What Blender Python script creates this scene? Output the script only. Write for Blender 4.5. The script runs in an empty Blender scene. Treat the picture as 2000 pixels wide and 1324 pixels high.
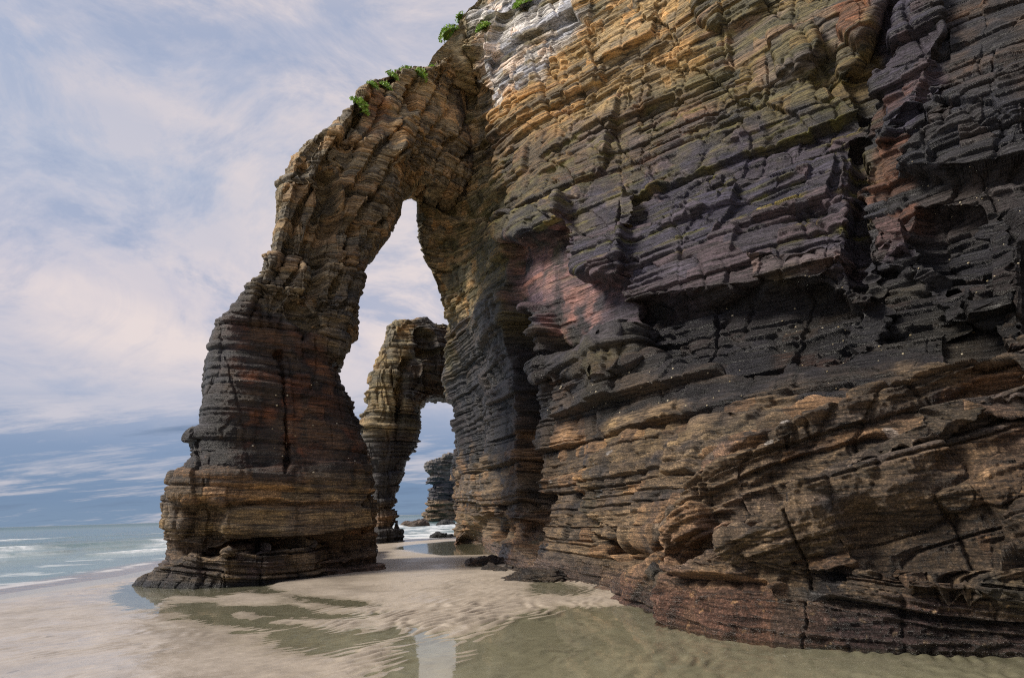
import bpy, math, random
import numpy as np
random.seed(7); rng = np.random.default_rng(11)
C = bpy.context.scene.collection
SC = bpy.context.scene
PI = math.pi

# ------------------------------------------------------------------ camera
FPX, CZ = 1222.0, 1.7
TH = math.atan(336.5 / FPX); RO = math.radians(1.75)
cf = np.array([0, math.cos(TH), math.sin(TH)])
u0 = np.array([0, -math.sin(TH), math.cos(TH)]); r0 = np.array([1.0, 0, 0])
cr = math.cos(RO) * r0 - math.sin(RO) * u0
cu = math.sin(RO) * r0 + math.cos(RO) * u0
CAM = np.array([0, 0, CZ])

def ray(px, py):
    px = np.asarray(px, float)[..., None]; py = np.asarray(py, float)[..., None]
    return cf + (px - 1000) / FPX * cr - (py - 662) / FPX * cu
def at(px, py, Y):                       # point on the sight line of image pixel px,py at forward distance Y
    d = ray(px, py); return CAM + d * (np.asarray(Y, float)[..., None] / d[..., 1:2])
def gnd(px, py, z=0.0):
    d = ray(px, py); return CAM + d * ((z - CZ) / d[..., 2:3])
def image_px(P):                           # world -> image pixel coordinates in the camera view
    q = P - CAM.astype(P.dtype); w = q @ cf
    w = np.where(w < 0.3, 0.3, w)
    return (1000 + FPX * (q @ cr) / w).astype(np.float32), (662 - FPX * (q @ cu) / w).astype(np.float32)

from mathutils import Matrix
cam = bpy.data.objects.new('camera', bpy.data.cameras.new('camera')); C.objects.link(cam)
cam.matrix_world = Matrix([[cr[i], cu[i], -cf[i], CAM[i]] for i in range(3)] + [[0, 0, 0, 1]])
cam.data.sensor_width = 36; cam.data.lens = FPX / 2000 * 36
cam.data.clip_start = 0.05; cam.data.clip_end = 20000
SC.camera = cam

# ------------------------------------------------------------------ noise
PERM = rng.permutation(256).astype(np.int32); PERM = np.concatenate([PERM, PERM])
VAL = (rng.random(256).astype(np.float32) * 2 - 1)
def h3(i, j, k):
    return PERM[PERM[PERM[i & 255] + (j & 255)] + (k & 255)]
def vnoise(x, y, z):
    xi = np.floor(x); yi = np.floor(y); zi = np.floor(z)
    fx = (x - xi); fy = (y - yi); fz = (z - zi)
    xi = xi.astype(np.int32); yi = yi.astype(np.int32); zi = zi.astype(np.int32)
    fx = fx * fx * (3 - 2 * fx); fy = fy * fy * (3 - 2 * fy); fz = fz * fz * (3 - 2 * fz)
    a0 = PERM[xi & 255]; a1 = PERM[(xi + 1) & 255]
    y0 = yi & 255; y1 = (yi + 1) & 255; z0 = zi & 255; z1 = (zi + 1) & 255
    def g(a, yy):
        b = PERM[a + yy]
        v0 = VAL[PERM[b + z0]]; v1 = VAL[PERM[b + z1]]
        return v0 + (v1 - v0) * fz
    p = g(a0, y0); q = g(a1, y0); r = g(a0, y1); s = g(a1, y1)
    p = p + (q - p) * fx; r = r + (s - r) * fx
    return p + (r - p) * fy
def fbm(P, sc, oct=3, off=0.0, zs=1.0):
    x = P[:, 0] * sc + off; y = P[:, 1] * sc + off * 1.7 + 11.3; z = P[:, 2] * sc * zs + off * .6 + 5.1
    out = np.zeros(len(P), np.float32); a = 1.0; t = 0
    for o in range(oct):
        out += a * vnoise(x, y, z); t += a
        a *= .5; x = x * 2.03 + 3.1; y = y * 2.01 + 7.7; z = z * 2.02 + 1.9
    return out / t * 1.5
def sstep(a, b, x):
    t = np.clip((x - a) / (b - a), 0, 1); return t * t * (3 - 2 * t)
def sdpoly(x, y, poly):                  # signed distance, positive inside
    x = x.astype(np.float32); y = y.astype(np.float32)
    d = np.full(x.shape, 1e12, np.float32); ins = np.zeros(x.shape, bool)
    n = len(poly)
    for i in range(n):
        ax, ay = poly[i]; bx, by = poly[(i + 1) % n]
        ex, ey = bx - ax, by - ay
        t = np.clip(((x - ax) * ex + (y - ay) * ey) / (ex * ex + ey * ey + 1e-9), 0, 1)
        dd = (x - ax - t * ex) ** 2 + (y - ay - t * ey) ** 2
        d = np.minimum(d, dd)
        c = ((ay > y) != (by > y))
        xc = (bx - ax) * (y - ay) / ((by - ay) if by != ay else 1e-9) + ax
        ins ^= c & (x < xc)
    d = np.sqrt(d); return np.where(ins, d, -d)

# ------------------------------------------------------------------ rock relief
class Beds:
    def __init__(s, t0, t1, w0, w1, amp, seed):
        r = np.random.default_rng(seed)
        th = t0 + (t1 - t0) * 1.35 * r.random(int(85 / ((t0 + t1) / 2))) ** 2.0
        s.b = (np.cumsum(th) - 6).astype(np.float32); s.w = (w0 + (w1 - w0) * 1.5 * r.random(len(th) + 2) ** 1.8).astype(np.float32)
        s.o = r.uniform(0, 50, len(th) + 2).astype(np.float32); s.a = amp; s.seed = seed
        s.r = r.uniform(-1, 1, len(th) + 2).astype(np.float32)
    def __call__(s, z, hx, hy):
        li = np.clip(np.searchsorted(s.b, z), 1, len(s.b) - 1)
        lo = s.b[li - 1]; hi = s.b[li]; th = hi - lo
        f = np.clip((z - lo) / th, 0, 1)
        w = s.w[li]; u = hx / w + s.o[li]; v = hy / w + s.o[li] * 1.3
        bi = np.floor(u); bj = np.floor(v); fu = u - bi; fv = v - bj
        hh = h3(li.astype(np.int32) + s.seed, bi.astype(np.int32), bj.astype(np.int32))
        val = .45 * VAL[hh] + .95 * vnoise(bi * .43 + .5, bj * .43 + .5, li * .31 + s.seed)
        ed = np.minimum(np.minimum(f, 1 - f) * th, .2)               # distance to bedding plane
        jd = np.minimum(np.minimum(fu, 1 - fu), np.minimum(fv, 1 - fv)) * w
        return val, s.r[li], f, ed, jd, hh, fu, fv
BIG = Beds(.9, 2.6, 2.0, 5.5, 1, 3)
MID = Beds(.22, .75, .7, 3.2, 1, 17)
FIN = Beds(.05, .17, .35, 2.6, 1, 29)
MIC = Beds(.022, .06, .2, 1.2, 1, 41)
CS, SN = math.cos(.45), math.sin(.45)

def relief(P, k=1.0, big=.30, mid=.15, fin=.075, mic=.022, lump=.15, dip=(0., 0.), calm=None, zoff=0.):
    P = P.astype(np.float32)
    if calm is None: calm = np.ones(len(P), np.float32)
    wa = fbm(P, .10, 2, 3.) * .45 + fbm(P, .6, 2, 9.) * .022 + fbm(P, 3.1, 2, 19.) * .007 + fbm(P, 11., 1, 23.) * .003
    z = P[:, 2] + dip[0] * P[:, 0] + dip[1] * P[:, 1] + wa + zoff
    wh = fbm(P, .5, 2, 31.) * .12 + fbm(P, 4., 1, 33.) * .03
    hx = P[:, 0] * CS + P[:, 1] * SN + wh + .12 * z; hy = -P[:, 0] * SN + P[:, 1] * CS + wh
    d = lump * fbm(P, .22, 3, 77.)
    v, r, f, e, j, hb, fu, fv = BIG(z, hx, hy)
    til = VAL[(hb * 7 + 13) & 255] * (fu - .5) + VAL[(hb * 5 + 91) & 255] * (fv - .5) + VAL[(hb * 3 + 51) & 255] * (f - .5)
    d += big * (v * .8 + r * .35 + .9 * til) * calm
    d -= (.24 * np.exp(-(e / .022) ** 2) + .14 * np.exp(-(j / .022) ** 2) * (VAL[(hb * 11) & 255] > 0)) * calm
    cell = hb
    for hq, wq, o_ in ((hx, 2.4, 3), (hy, 3.1, 57), (hx + .35 * hy, 1.05, 101)):
        q = hq / wq + .18 * fbm(P, .45, 2, 17. + o_) + .10 * vnoise(P[:, 0] * .2, P[:, 1] * .2, z * .5 + o_); qi = np.floor(q); qf = q - qi
        st = vnoise(qi * 1.37 + .5, z * .16 + qi * 3.3, z * 0 + o_)
        pres = sstep(.0, .25, vnoise(qi * 2.11, z * .35 + o_, z * 0 + 5.5))
        d += (.16 * st * min(1, wq / 2.4) - .20 * pres * min(1, wq / 1.8) * np.exp(-(np.minimum(qf, 1 - qf) * wq / .022) ** 2)) * calm
    v, r, f, e, j, hm, fu, fv = MID(z, hx, hy)
    brk = .35 + .95 * sstep(-.3, .6, fbm(P, .3, 2, 91.))
    til = VAL[(hm * 7 + 13) & 255] * (fu - .5) + VAL[(hm * 5 + 91) & 255] * (fv - .5)
    d += mid * (v * .75 + r * .5 + .8 * til) * brk * calm
    d -= (.13 * np.exp(-(e / .014) ** 2) + .07 * np.exp(-(j / .013) ** 2) * (VAL[(hm * 11) & 255] > .2)) * (.4 + .6 * calm)
    v2, r2, f2, e2, j2, hf, fu2, fv2 = FIN(z, hx, hy)
    fm = .45 + .95 * sstep(-.5, .5, fbm(P, .55, 2, 13., .5))
    d += (fin * fm * (v2 * .75 + r2 * .75) - .035 * fm * np.exp(-(e2 / .011) ** 2)) * (.3 + .7 * calm)
    v3, r3, f3, e3, j3, hu, _, _ = MIC(z, hx, hy)
    d += mic * fm * (v3 * .7 + r3 * .8) * (.4 + .6 * calm)
    n1 = fbm(P, 1.9, 3, 41.); n2 = fbm(P, 9., 2, 43.)
    d += (.025 * n1 + .014 * n2 + .010 * fbm(P, 22., 2, 47.)) * (.4 + .6 * calm)
    rg = 1 - np.abs(fbm(P, .7, 3, 61., .45)) * 2.2
    d -= .16 * np.clip(rg, 0, 1) ** 10 * calm
    return d * k, dict(big=VAL[cell], mid=VAL[hm], fin=VAL[hf], r2=r2, ledge=f, n1=n1, n2=n2, z=z)

def grid_normals(G):
    a = np.gradient(G, axis=0); b = np.gradient(G, axis=1)
    n = np.cross(a, b); n /= (np.linalg.norm(n, axis=2, keepdims=True) + 1e-9); return n

def crsample(Q, t):                      # Catmull-Rom along axis 0, t in index units
    Q = np.asarray(Q, float); n = len(Q)
    i = np.clip(np.floor(t).astype(int), 0, n - 2); f = (t - i).reshape((-1,) + (1,) * (Q.ndim - 1))
    p0 = Q[np.clip(i - 1, 0, n - 1)]; p1 = Q[i]; p2 = Q[i + 1]; p3 = Q[np.clip(i + 2, 0, n - 1)]
    m1 = (p2 - p0) * .5; m2 = (p3 - p1) * .5
    # limit overshoot
    f2 = f * f; f3 = f2 * f
    return (2 * f3 - 3 * f2 + 1) * p1 + (f3 - 2 * f2 + f) * m1 * .8 + (-2 * f3 + 3 * f2) * p2 + (f3 - f2) * m2 * .8

def blur(A, n):
    for _ in range(n):
        A = (A + np.roll(A, 1, 0) * .5 + np.roll(A, -1, 0) * .5) / 2
        A = (A + np.roll(A, 1, 1) * .5 + np.roll(A, -1, 1) * .5) / 2
    return A

def mesh_grid(name, G, mat, col=None, close_v=False, extra=None, smooth=None, parent=None):
    nu, nv = G.shape[:2]
    idx = np.arange(nu * nv).reshape(nu, nv)
    if close_v: idx = np.concatenate([idx, idx[:, :1]], 1)
    q = np.stack([idx[:-1, :-1], idx[1:, :-1], idx[1:, 1:], idx[:-1, 1:]], -1).reshape(-1, 4)
    me = bpy.data.meshes.new(name)
    me.vertices.add(nu * nv); me.vertices.foreach_set('co', G.reshape(-1).astype(np.float32))
    me.loops.add(q.size); me.loops.foreach_set('vertex_index', q.reshape(-1).astype(np.int32))
    me.polygons.add(len(q)); me.polygons.foreach_set('loop_start', np.arange(0, q.size, 4, dtype=np.int32))
    me.polygons.foreach_set('loop_total', np.full(len(q), 4, np.int32))
    if smooth is None: smooth = mat.name != 'rock'
    if smooth: me.polygons.foreach_set('use_smooth', np.ones(len(q), bool))
    me.update()
    if col is not None:
        at_ = me.color_attributes.new('Col', 'FLOAT_COLOR', 'POINT')
        c4 = np.ones((nu * nv, 4), np.float32); c4[:, :col.shape[-1]] = col.reshape(nu * nv, -1)
        at_.data.foreach_set('color', c4.reshape(-1))
    me.materials.append(mat)
    o = bpy.data.objects.new(name, me); C.objects.link(o)
    if parent: o.parent = parent
    return o
def tag(o, label, cat=None, group=None, kind=None):
    o['label'] = label
    if cat: o['category'] = cat
    if group: o['group'] = group
    if kind: o['kind'] = kind
    return o

# ------------------------------------------------------------------ materials
def newmat(name):
    m = bpy.data.materials.new(name); m.use_nodes = True
    nt = m.node_tree; nt.nodes.clear()
    return m, nt, nt.nodes, nt.links
def N(nt, t, **k):
    n = nt.nodes.new(t)
    for a, b in k.items():
        if a.startswith('i_'): n.inputs[a[2:].replace('_', ' ')].default_value = b
        else: setattr(n, a, b)
    return n
def rock_material():
    m, nt, nd, L = newmat('rock')
    out = N(nt, 'ShaderNodeOutputMaterial'); b = N(nt, 'ShaderNodeBsdfPrincipled')
    L.new(b.outputs[0], out.inputs[0])
    a = N(nt, 'ShaderNodeVertexColor', layer_name='Col')
    geo = N(nt, 'ShaderNodeNewGeometry')
    mp = N(nt, 'ShaderNodeMapping'); mp.inputs['Scale'].default_value = (1, 1, 2.6)
    L.new(geo.outputs['Position'], mp.inputs['Vector'])
    n1 = N(nt, 'ShaderNodeTexNoise', i_Scale=9.0, i_Detail=8.0, i_Roughness=.78)
    L.new(mp.outputs[0], n1.inputs['Vector'])
    n2 = N(nt, 'ShaderNodeTexNoise', i_Scale=34.0, i_Detail=5.0, i_Roughness=.7)
    L.new(mp.outputs[0], n2.inputs['Vector'])
    mr = N(nt, 'ShaderNodeMapRange'); mr.inputs[1].default_value = .3; mr.inputs[2].default_value = .7
    mr.inputs[3].default_value = .42; mr.inputs[4].default_value = 1.6
    L.new(n1.outputs[0], mr.inputs[0])
    # thin partings along the bedding, and a crust speckle low on the rock
    mps = N(nt, 'ShaderNodeMapping'); mps.inputs['Scale'].default_value = (.9, .9, 13)
    L.new(geo.outputs['Position'], mps.inputs['Vector'])
    n3 = N(nt, 'ShaderNodeTexNoise', i_Scale=1.9, i_Detail=8.0, i_Roughness=.68, i_Distortion=.25); L.new(mps.outputs[0], n3.inputs['Vector'])
    mr3 = N(nt, 'ShaderNodeMapRange'); mr3.inputs[1].default_value = .38; mr3.inputs[2].default_value = .56
    mr3.inputs[3].default_value = .22; mr3.inputs[4].default_value = 1.32; L.new(n3.outputs[0], mr3.inputs[0])
    vo = N(nt, 'ShaderNodeTexVoronoi', i_Scale=26.0, i_Randomness=1.0); L.new(geo.outputs['Position'], vo.inputs['Vector'])
    mr4 = N(nt, 'ShaderNodeMapRange'); mr4.inputs[1].default_value = .10; mr4.inputs[2].default_value = .55
    mr4.inputs[3].default_value = 1.55; mr4.inputs[4].default_value = .62; L.new(vo.outputs['Distance'], mr4.inputs[0])
    sx_ = N(nt, 'ShaderNodeSeparateXYZ'); L.new(geo.outputs['Position'], sx_.inputs[0])
    mr5 = N(nt, 'ShaderNodeMapRange'); mr5.inputs[1].default_value = 5.0; mr5.inputs[2].default_value = 2.8
    mr5.inputs[3].default_value = 0; mr5.inputs[4].default_value = .9; L.new(sx_.outputs[2], mr5.inputs[0])
    sm = N(nt, 'ShaderNodeMix', data_type='FLOAT'); L.new(mr5.outputs[0], sm.inputs[0]); sm.inputs[2].default_value = 1.0; L.new(mr4.outputs[0], sm.inputs[3])
    p1 = N(nt, 'ShaderNodeMath', operation='MULTIPLY'); L.new(mr.outputs[0], p1.inputs[0]); L.new(mr3.outputs[0], p1.inputs[1])
    p2 = N(nt, 'ShaderNodeMath', operation='MULTIPLY'); L.new(p1.outputs[0], p2.inputs[0]); L.new(sm.outputs[0], p2.inputs[1])
    mr = p2
    mx = N(nt, 'ShaderNodeVectorMath', operation='SCALE')
    L.new(a.outputs[0], mx.inputs[0]); L.new(mr.outputs[0], mx.inputs['Scale'])
    L.new(mx.outputs[0], b.inputs['Base Color'])
    # roughness from alpha (wet = low)
    mr2 = N(nt, 'ShaderNodeMapRange'); mr2.inputs[3].default_value = -.12; mr2.inputs[4].default_value = .12
    L.new(n2.outputs[0], mr2.inputs[0])
    ad = N(nt, 'ShaderNodeMath', operation='ADD'); ad.use_clamp = True
    L.new(a.outputs['Alpha'], ad.inputs[0]); L.new(mr2.outputs[0], ad.inputs[1]); L.new(ad.outputs[0], b.inputs['Roughness'])
    ad2 = N(nt, 'ShaderNodeMath', operation='MULTIPLY_ADD'); ad2.inputs[1].default_value = .5
    L.new(n2.outputs[0], ad2.inputs[0]); L.new(n1.outputs[0], ad2.inputs[2])
    ad3 = N(nt, 'ShaderNodeMath', operation='MULTIPLY_ADD'); ad3.inputs[1].default_value = 1.1; L.new(n3.outputs[0], ad3.inputs[0]); L.new(ad2.outputs[0], ad3.inputs[2]); ad2 = ad3
    bp = N(nt, 'ShaderNodeBump', i_Strength=.9, i_Distance=.07)
    L.new(ad2.outputs[0], bp.inputs['Height']); L.new(bp.outputs[0], b.inputs['Normal'])
    b.inputs['Specular IOR Level'].default_value = .5
    return m
ROCK = rock_material()

# ------------------------------------------------------------------ colours (linear albedo)
K = {k: np.array(v, np.float32) for k, v in dict(
    ochre=(.37, .25, .11), gold=(.43, .265, .105), orange=(.40, .16, .05), olive=(.145, .118, .05), tan=(.34, .262, .150),
    slate=(.036, .034, .038), black=(.013, .011, .012), purple=(.068, .056, .075), rust=(.15, .062, .030),
    pink=(.24, .145, .155), salmon=(.32, .17, .14), white=(.66, .63, .60), grey=(.20, .185, .17), moss=(.16, .145, .025),
    barn=(.185, .126, .072), barnd=(.072, .050, .032), maroon=(.078, .048, .040), mauve=(.21, .155, .135), brown=(.12, .075, .045)).items()}
def mixc(c, k, m):
    m = np.clip(m, 0, 1)[:, None]
    return c + (k - c) * m

def base_variation(c, info, P, amt=1.0):
    c = mixc(c, K['black'] * 1.3, sstep(.55, .8, info['r2']) * .5 * amt)
    c = mixc(c, c * np.array([1.35, 1.03, .8], np.float32), sstep(.35, .6, info['mid']) * .5 * amt)
    c = mixc(c, c * np.array([.85, .95, 1.2], np.float32), sstep(-.3, -.6, info['mid']) * .6 * amt)
    v = 1 + amt * (.26 * info['mid'] + .20 * info['fin'] + .16 * info['big'] + .25 * info['r2'] * .7 + .22 * info['n1'])
    return c * 1.16 * np.clip(v, .35, 2.0)[:, None]

# ================================================================== THE CLIFF
colpx = [820, 870, 915, 955, 1000, 1060, 1150, 1240, 1350, 1500, 1700, 1850, 2000, 2300]
toppy = [135, 72, 12, -30, -100, -200, -330, -420, -480, -500, -500, -500, -500, -500]
basepy = [1062, 1060, 1062, 1080, 1108, 1120, 1140, 1158, 1190, 1226, 1242, 1247, 1250, 1264]
trow = [-500, -100, 100, 300, 450, 600, 750, 850, 950, 1050]
tab = [[32, 31, 30, 29, 28, 27, 25, 23, 21, 19, 17, 15.5, 14.5, 13],
       [29, 28, 27.8, 27, 26, 25, 23.5, 22, 20, 18, 16, 14.5, 13.5, 12],
       [27, 27, 26.8, 26, 25, 24, 22.5, 21, 19.3, 17.2, 15.2, 13.8, 12.6, 11.5],
       [27, 28, 27.5, 26, 24.5, 23, 21.5, 20.2, 18.7, 16.8, 14.8, 13, 12, 11],
       [28, 29, 28, 26, 24, 22.0, 20.0, 18.7, 17.3, 15.5, 13.8, 12.3, 11.3, 10.5],
       [31, 30.5, 29, 26.5, 24, 21.5, 19.2, 17.9, 16.5, 14.8, 12.9, 11.6, 10.7, 10],
       [36, 34, 31, 27, 24, 21.3, 18.4, 16.8, 15.3, 13.5, 11.6, 10.6, 10.0, 9.3],
       [40, 37, 33, 27, 24, 21.0, 17.8, 15.8, 14.0, 12.1, 10.5, 9.9, 9.5, 8.8],
       [42, 39, 34, 27, 23.7, 20.6, 17.2, 15.0, 12.9, 10.9, 9.7, 9.3, 8.9, 8.2],
       [43, 41, 35, 26.5, 23, 20.0, 16.6, 14.4, 12.0, 10.1, 9.1, 8.7, 8.4, 7.7]]
silpx = ([100, 135, 378, 470, 540, 600, 640, 700, 760, 860, 900, 960, 1062], [838, 836, 812, 818, 840, 852, 862, 870, 872, 886, 890, 886, 888])
def tabY(px, py):
    rows = [np.interp(px, colpx, r) for r in tab]
    return float(np.interp(py, trow, rows))
tj = np.linspace(0, 1, 14)
net = []
for i, (cx, ty, by) in enumerate(zip(colpx, toppy, basepy)):
    pts = []
    pyl = [ty] + list(np.linspace(max(ty + 25, -60), by, 13))
    for t, py in zip(tj, pyl):
        px = cx
        lx = np.interp(py, *silpx)
        if cx < 955: px = lx + (955 - lx) * (cx - 820) / 135.
        yy = tabY(px if i else 820, py)
        if t == 1:
            g = gnd(px, by); pts.append(g)
        else: pts.append(at(px, py, yy))
    b = pts[-1].copy(); b[2] = -1.4; pts.append(b)
    top = pts[0]
    back = np.array([.93, .37, 0])
    c1 = top + back * 3 + np.array([0, 0, .9]); c2 = top + back * 12 + np.array([0, 0, 2.0]); c3 = top + back * 40 + np.array([0, 2, 2.5])
    net.append([c3, c2, c1] + pts)
net = np.array(net)
def shifted(col, dx, dy, dz=0):
    q = col.copy(); q[:, 0] += dx; q[:, 1] += dy; q[:3, 2] += dz; return q
L0 = net[0]
lefts = [shifted(L0, 34, 42), shifted(L0, 14, 24), shifted(L0, 5.0, 11), shifted(L0, 1.0, 3.2)]
R0 = net[-1]
rights = []
for dx, dy in ((2.2, -4.5), (3.5, -12), (3, -26), (-2, -45)):
    q = R0.copy(); q[:, 0] += dx; q[:, 1] += dy; rights.append(q)
net = np.array(lefts + list(net) + rights)          # columns x rows x 3
nl = len(lefts)
px_at = [None] * nl + colpx
tu = [np.linspace(0, 3, 60, endpoint=False), np.linspace(3, nl, 60, endpoint=False)]
for i in range(len(colpx) - 1):
    w = colpx[i + 1] - colpx[i]
    n = max(12, int(w * .80)) if i < 12 else 60
    tu.append(np.linspace(nl + i, nl + i + 1, n, endpoint=False))
tu.append(np.linspace(nl + 13, nl + 17, 90)); tu = np.concatenate(tu)
tv = np.concatenate([np.linspace(0, 3, 60, endpoint=False), np.linspace(3, 4, 60, endpoint=False), np.linspace(4, 16, 1130, endpoint=False), np.linspace(16, 17, 70)])
A = crsample(net, tu)                                # nu x rows x 3
G = crsample(A.transpose(1, 0, 2), tv).transpose(1, 0, 2)
G = blur(np.pad(G, ((8, 8), (8, 8), (0, 0)), mode='reflect', reflect_type='odd'), 8)[8:-8, 8:-8]
nrm = grid_normals(G)
nrm = nrm * np.array([1, 1, .4]); nrm /= np.linalg.norm(nrm, axis=2, keepdims=True)
P = G.reshape(-1, 3).astype(np.float32); NR = nrm.reshape(-1, 3).astype(np.float32)
mid_i = NR[len(NR) // 2]
if np.dot(NR.reshape(G.shape)[len(tu) // 2, 600], [-.8, -.6, 0]) < 0: NR = -NR
FR = ((P[:, 1] > 3) & (P[:, 0] < 22)).astype(np.float32)   # the face laid out by image pixels
sx, sy = image_px(P)
w1 = fbm(P, .8, 3, 5.) ; w2 = fbm(P, .8, 3, 15.)
wx = sx + w1 * 9; wy = sy + w2 * 5
d = np.zeros(len(P), np.float32)
dep = np.maximum(P[:, 1], 6) / FPX                    # metres per image pixel
def feat(poly, off, soft=5):
    global d
    s = sdpoly(wx, wy, poly); off = off * .8; d = d + off * sstep(-soft, soft, s) * FR
cliff_feats = [
 ([(1000,474),(1080,470),(1105,455),(1125,540),(1190,552),(1232,556),(1236,650),(1140,700),(1062,705),(1058,600),(1000,595)], -.75, 5),
 ([(972,428),(1010,418),(1100,398),(1122,392),(1118,436),(1080,466),(1040,476),(990,470)], .55, 4),
 ([(1108,400),(1235,380),(1240,520),(1228,552),(1180,552),(1132,524),(1112,475)], .75, 4),
 ([(1228,380),(1650,300),(1668,520),(1480,560),(1350,578),(1235,600)], .30, 4),
 ([(1235,606),(1350,585),(1490,570),(1600,560),(1690,600),(1650,705),(1500,722),(1340,722),(1250,690)], -1.2, 7),
 ([(1470,505),(1660,480),(1665,520),(1600,562),(1470,568)], .45, 3),
 ([(1662,262),(1684,262),(1694,560),(1668,580)], -1.1, 4),
 ([(1718,432),(1778,430),(1784,498),(1712,502)], .65, 3),
 ([(1786,400),(1908,395),(1915,560),(1850,560),(1800,520)], -.8, 5),
 ([(1700,515),(1840,540),(1832,640),(1690,660)], -.55, 6),
 ([(1815,190),(2010,150),(2010,330),(1890,352),(1770,346),(1765,330),(1832,262)], 1.05, 5),
 ([(1922,425),(2010,400),(2010,720),(1944,720),(1930,600)], .55, 3),
 ([(1845,600),(1935,598),(1940,636),(1842,640)], .45, 3),
 ([(1850,640),(1935,640),(1930,720),(1850,710)], -.3, 4),
 ([(1712,180),(1790,-20),(1840,-20),(1835,100),(1800,200),(1750,260),(1725,290)], .7, 4),
 ([(1650,150),(1740,20),(1775,-10),(1712,170),(1680,230)], -.6, 5),
 ([(1650,78),(1700,-20),(1770,-20),(1740,20),(1690,100)], .75, 3),
 ([(1500,70),(1590,55),(1604,110),(1560,140),(1520,150)], .55, 5),
 ([(1360,0),(1470,-30),(1490,20),(1420,60),(1380,50)], .5, 5),
 ([(1570,170),(1600,100),(1640,90),(1630,150),(1590,190)], -.5, 5),
 ([(1002,590),(1040,620),(1042,800),(1034,968),(1004,968),(1008,800),(996,680)], -2.6, 6),
 ([(1040,622),(1060,610),(1062,700),(1230,660),(1225,720),(1100,735),(1045,740)], .35, 4),
 ([(1188,700),(1240,660),(1260,720),(1200,735)], .4, 4),
 ([(836,180),(948,80),(955,250),(962,420),(900,430),(815,380)], -.9, 7),
 ([(888,80),(902,80),(898,200),(886,200)], -.6, 3),
 ([(905,40),(950,20),(985,30),(960,110),(950,190),(905,150)], .6, 5),
 ([(998,960),(1058,975),(1055,1015),(1040,1085),(1000,1060)], -1.0, 5),
 ([(930,1000),(1000,1020),(1002,1060),(950,1052)], -1.1, 5),
 ([(1125,915),(1142,915),(1142,975),(1128,975)], -.7, 3),
 ([(1170,880),(1240,845),(1600,830),(1500,900),(1440,960),(1380,1060),(1240,1060),(1140,1000),(1140,930)], .35, 6),
 ([(1160,1040),(1350,1060),(1340,1100),(1230,1110)], -.45, 6),
 ([(1990,720),(1830,775),(1690,845),(1560,885),(1470,935),(1400,1030),(1350,1100),(1250,1140),(1300,1300),(2400,1330),(2400,700)], .75, 8),
 ([(1990,800),(1850,850),(1690,960),(1600,1030),(1420,1110),(1360,1130),(1400,1300),(2400,1330),(2400,800)], .45, 8),
 ([(1700,1030),(1960,1020),(1980,1085),(1720,1100)], -.4, 16),
 ([(1565,1150),(1680,1120),(1660,1165),(1570,1180)], -.25, 12),
 ([(1755,1130),(1880,1132),(1885,1158),(1757,1160)], .25, 4),
]
for f_ in cliff_feats: feat(*f_)
def line_ridge(pts, amp, wid):
    q = -np.abs(sdpoly(wx, wy, pts + pts[::-1][1:-1])) if False else None
    dd = np.full(len(P), 1e9, np.float32)
    for (ax, ay), (bx, by) in zip(pts[:-1], pts[1:]):
        ex, ey = bx - ax, by - ay; t = np.clip(((wx - ax) * ex + (wy - ay) * ey) / (ex * ex + ey * ey), 0, 1)
        dd = np.minimum(dd, np.hypot(wx - ax - t * ex, wy - ay - t * ey))
    m = np.clip(1 - dd / wid, 0, 1); return amp * m * FR, m
r1, m1_ = line_ridge([(1985,735),(1830,800),(1690,862),(1560,915),(1480,965),(1430,1020)], .60, 80)
r2, m2_ = line_ridge([(2040,815),(1850,872),(1720,960),(1620,1030),(1540,1075)], .50, 70)
r3, m3_ = line_ridge([(1930,790),(1790,850),(1640,950),(1560,990)], -.35, 45)
d = d + r1 + r2 + r3; RAMP = np.clip(m1_ + m2_, 0, 1) * FR
d += .35 * fbm(P, .16, 2, 77.)
Gm = (P + NR * d[:, None]).reshape(G.shape)
Gm = blur(np.pad(Gm, ((2, 2), (2, 2), (0, 0)), mode='edge'), 1)[2:-2, 2:-2]
n2_ = grid_normals(Gm).reshape(-1, 3)
n2_ = blur(n2_.reshape(G.shape), 12).reshape(-1, 3) * np.array([1, 1, .5]); n2_ /= np.linalg.norm(n2_, axis=1, keepdims=True)
n2_ *= np.sign((n2_ * NR).sum(1, keepdims=True))
P = Gm.reshape(-1, 3).astype(np.float32); NR = n2_.astype(np.float32)
calm = 1 - .85 * sstep(-8, 8, sdpoly(sx, sy, [(1000,474),(1110,465),(1125,540),(1232,556),(1236,650),(1140,668),(1062,668),(1058,600),(1000,595)])) * FR
al = P[:, 0] * .45 - P[:, 1] * .89
al0 = float(gnd(1330, 1150) @ np.array([.45, -.89, 0]))
rz = sstep(-45, 60, sdpoly(sx, sy, [(2500,640),(1960,725),(1690,840),(1470,930),(1350,1060),(1300,1130),(1420,1160),(1800,1185),(2500,1185)])) * FR
d, info = relief(P, calm=calm, zoff=-rz * .42 * (al - al0))
d = d * (1 + .3 * sstep(900, 1300, sy * .6 + sx * .4) * 0)
# (relief added above)
zlow = sstep(1.2, -.1, P[:, 2])
d = d * (1 - .55 * zlow) + .03 * fbm(P, 3.0, 3, 71.) * sstep(6, 2, P[:, 2])
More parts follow.
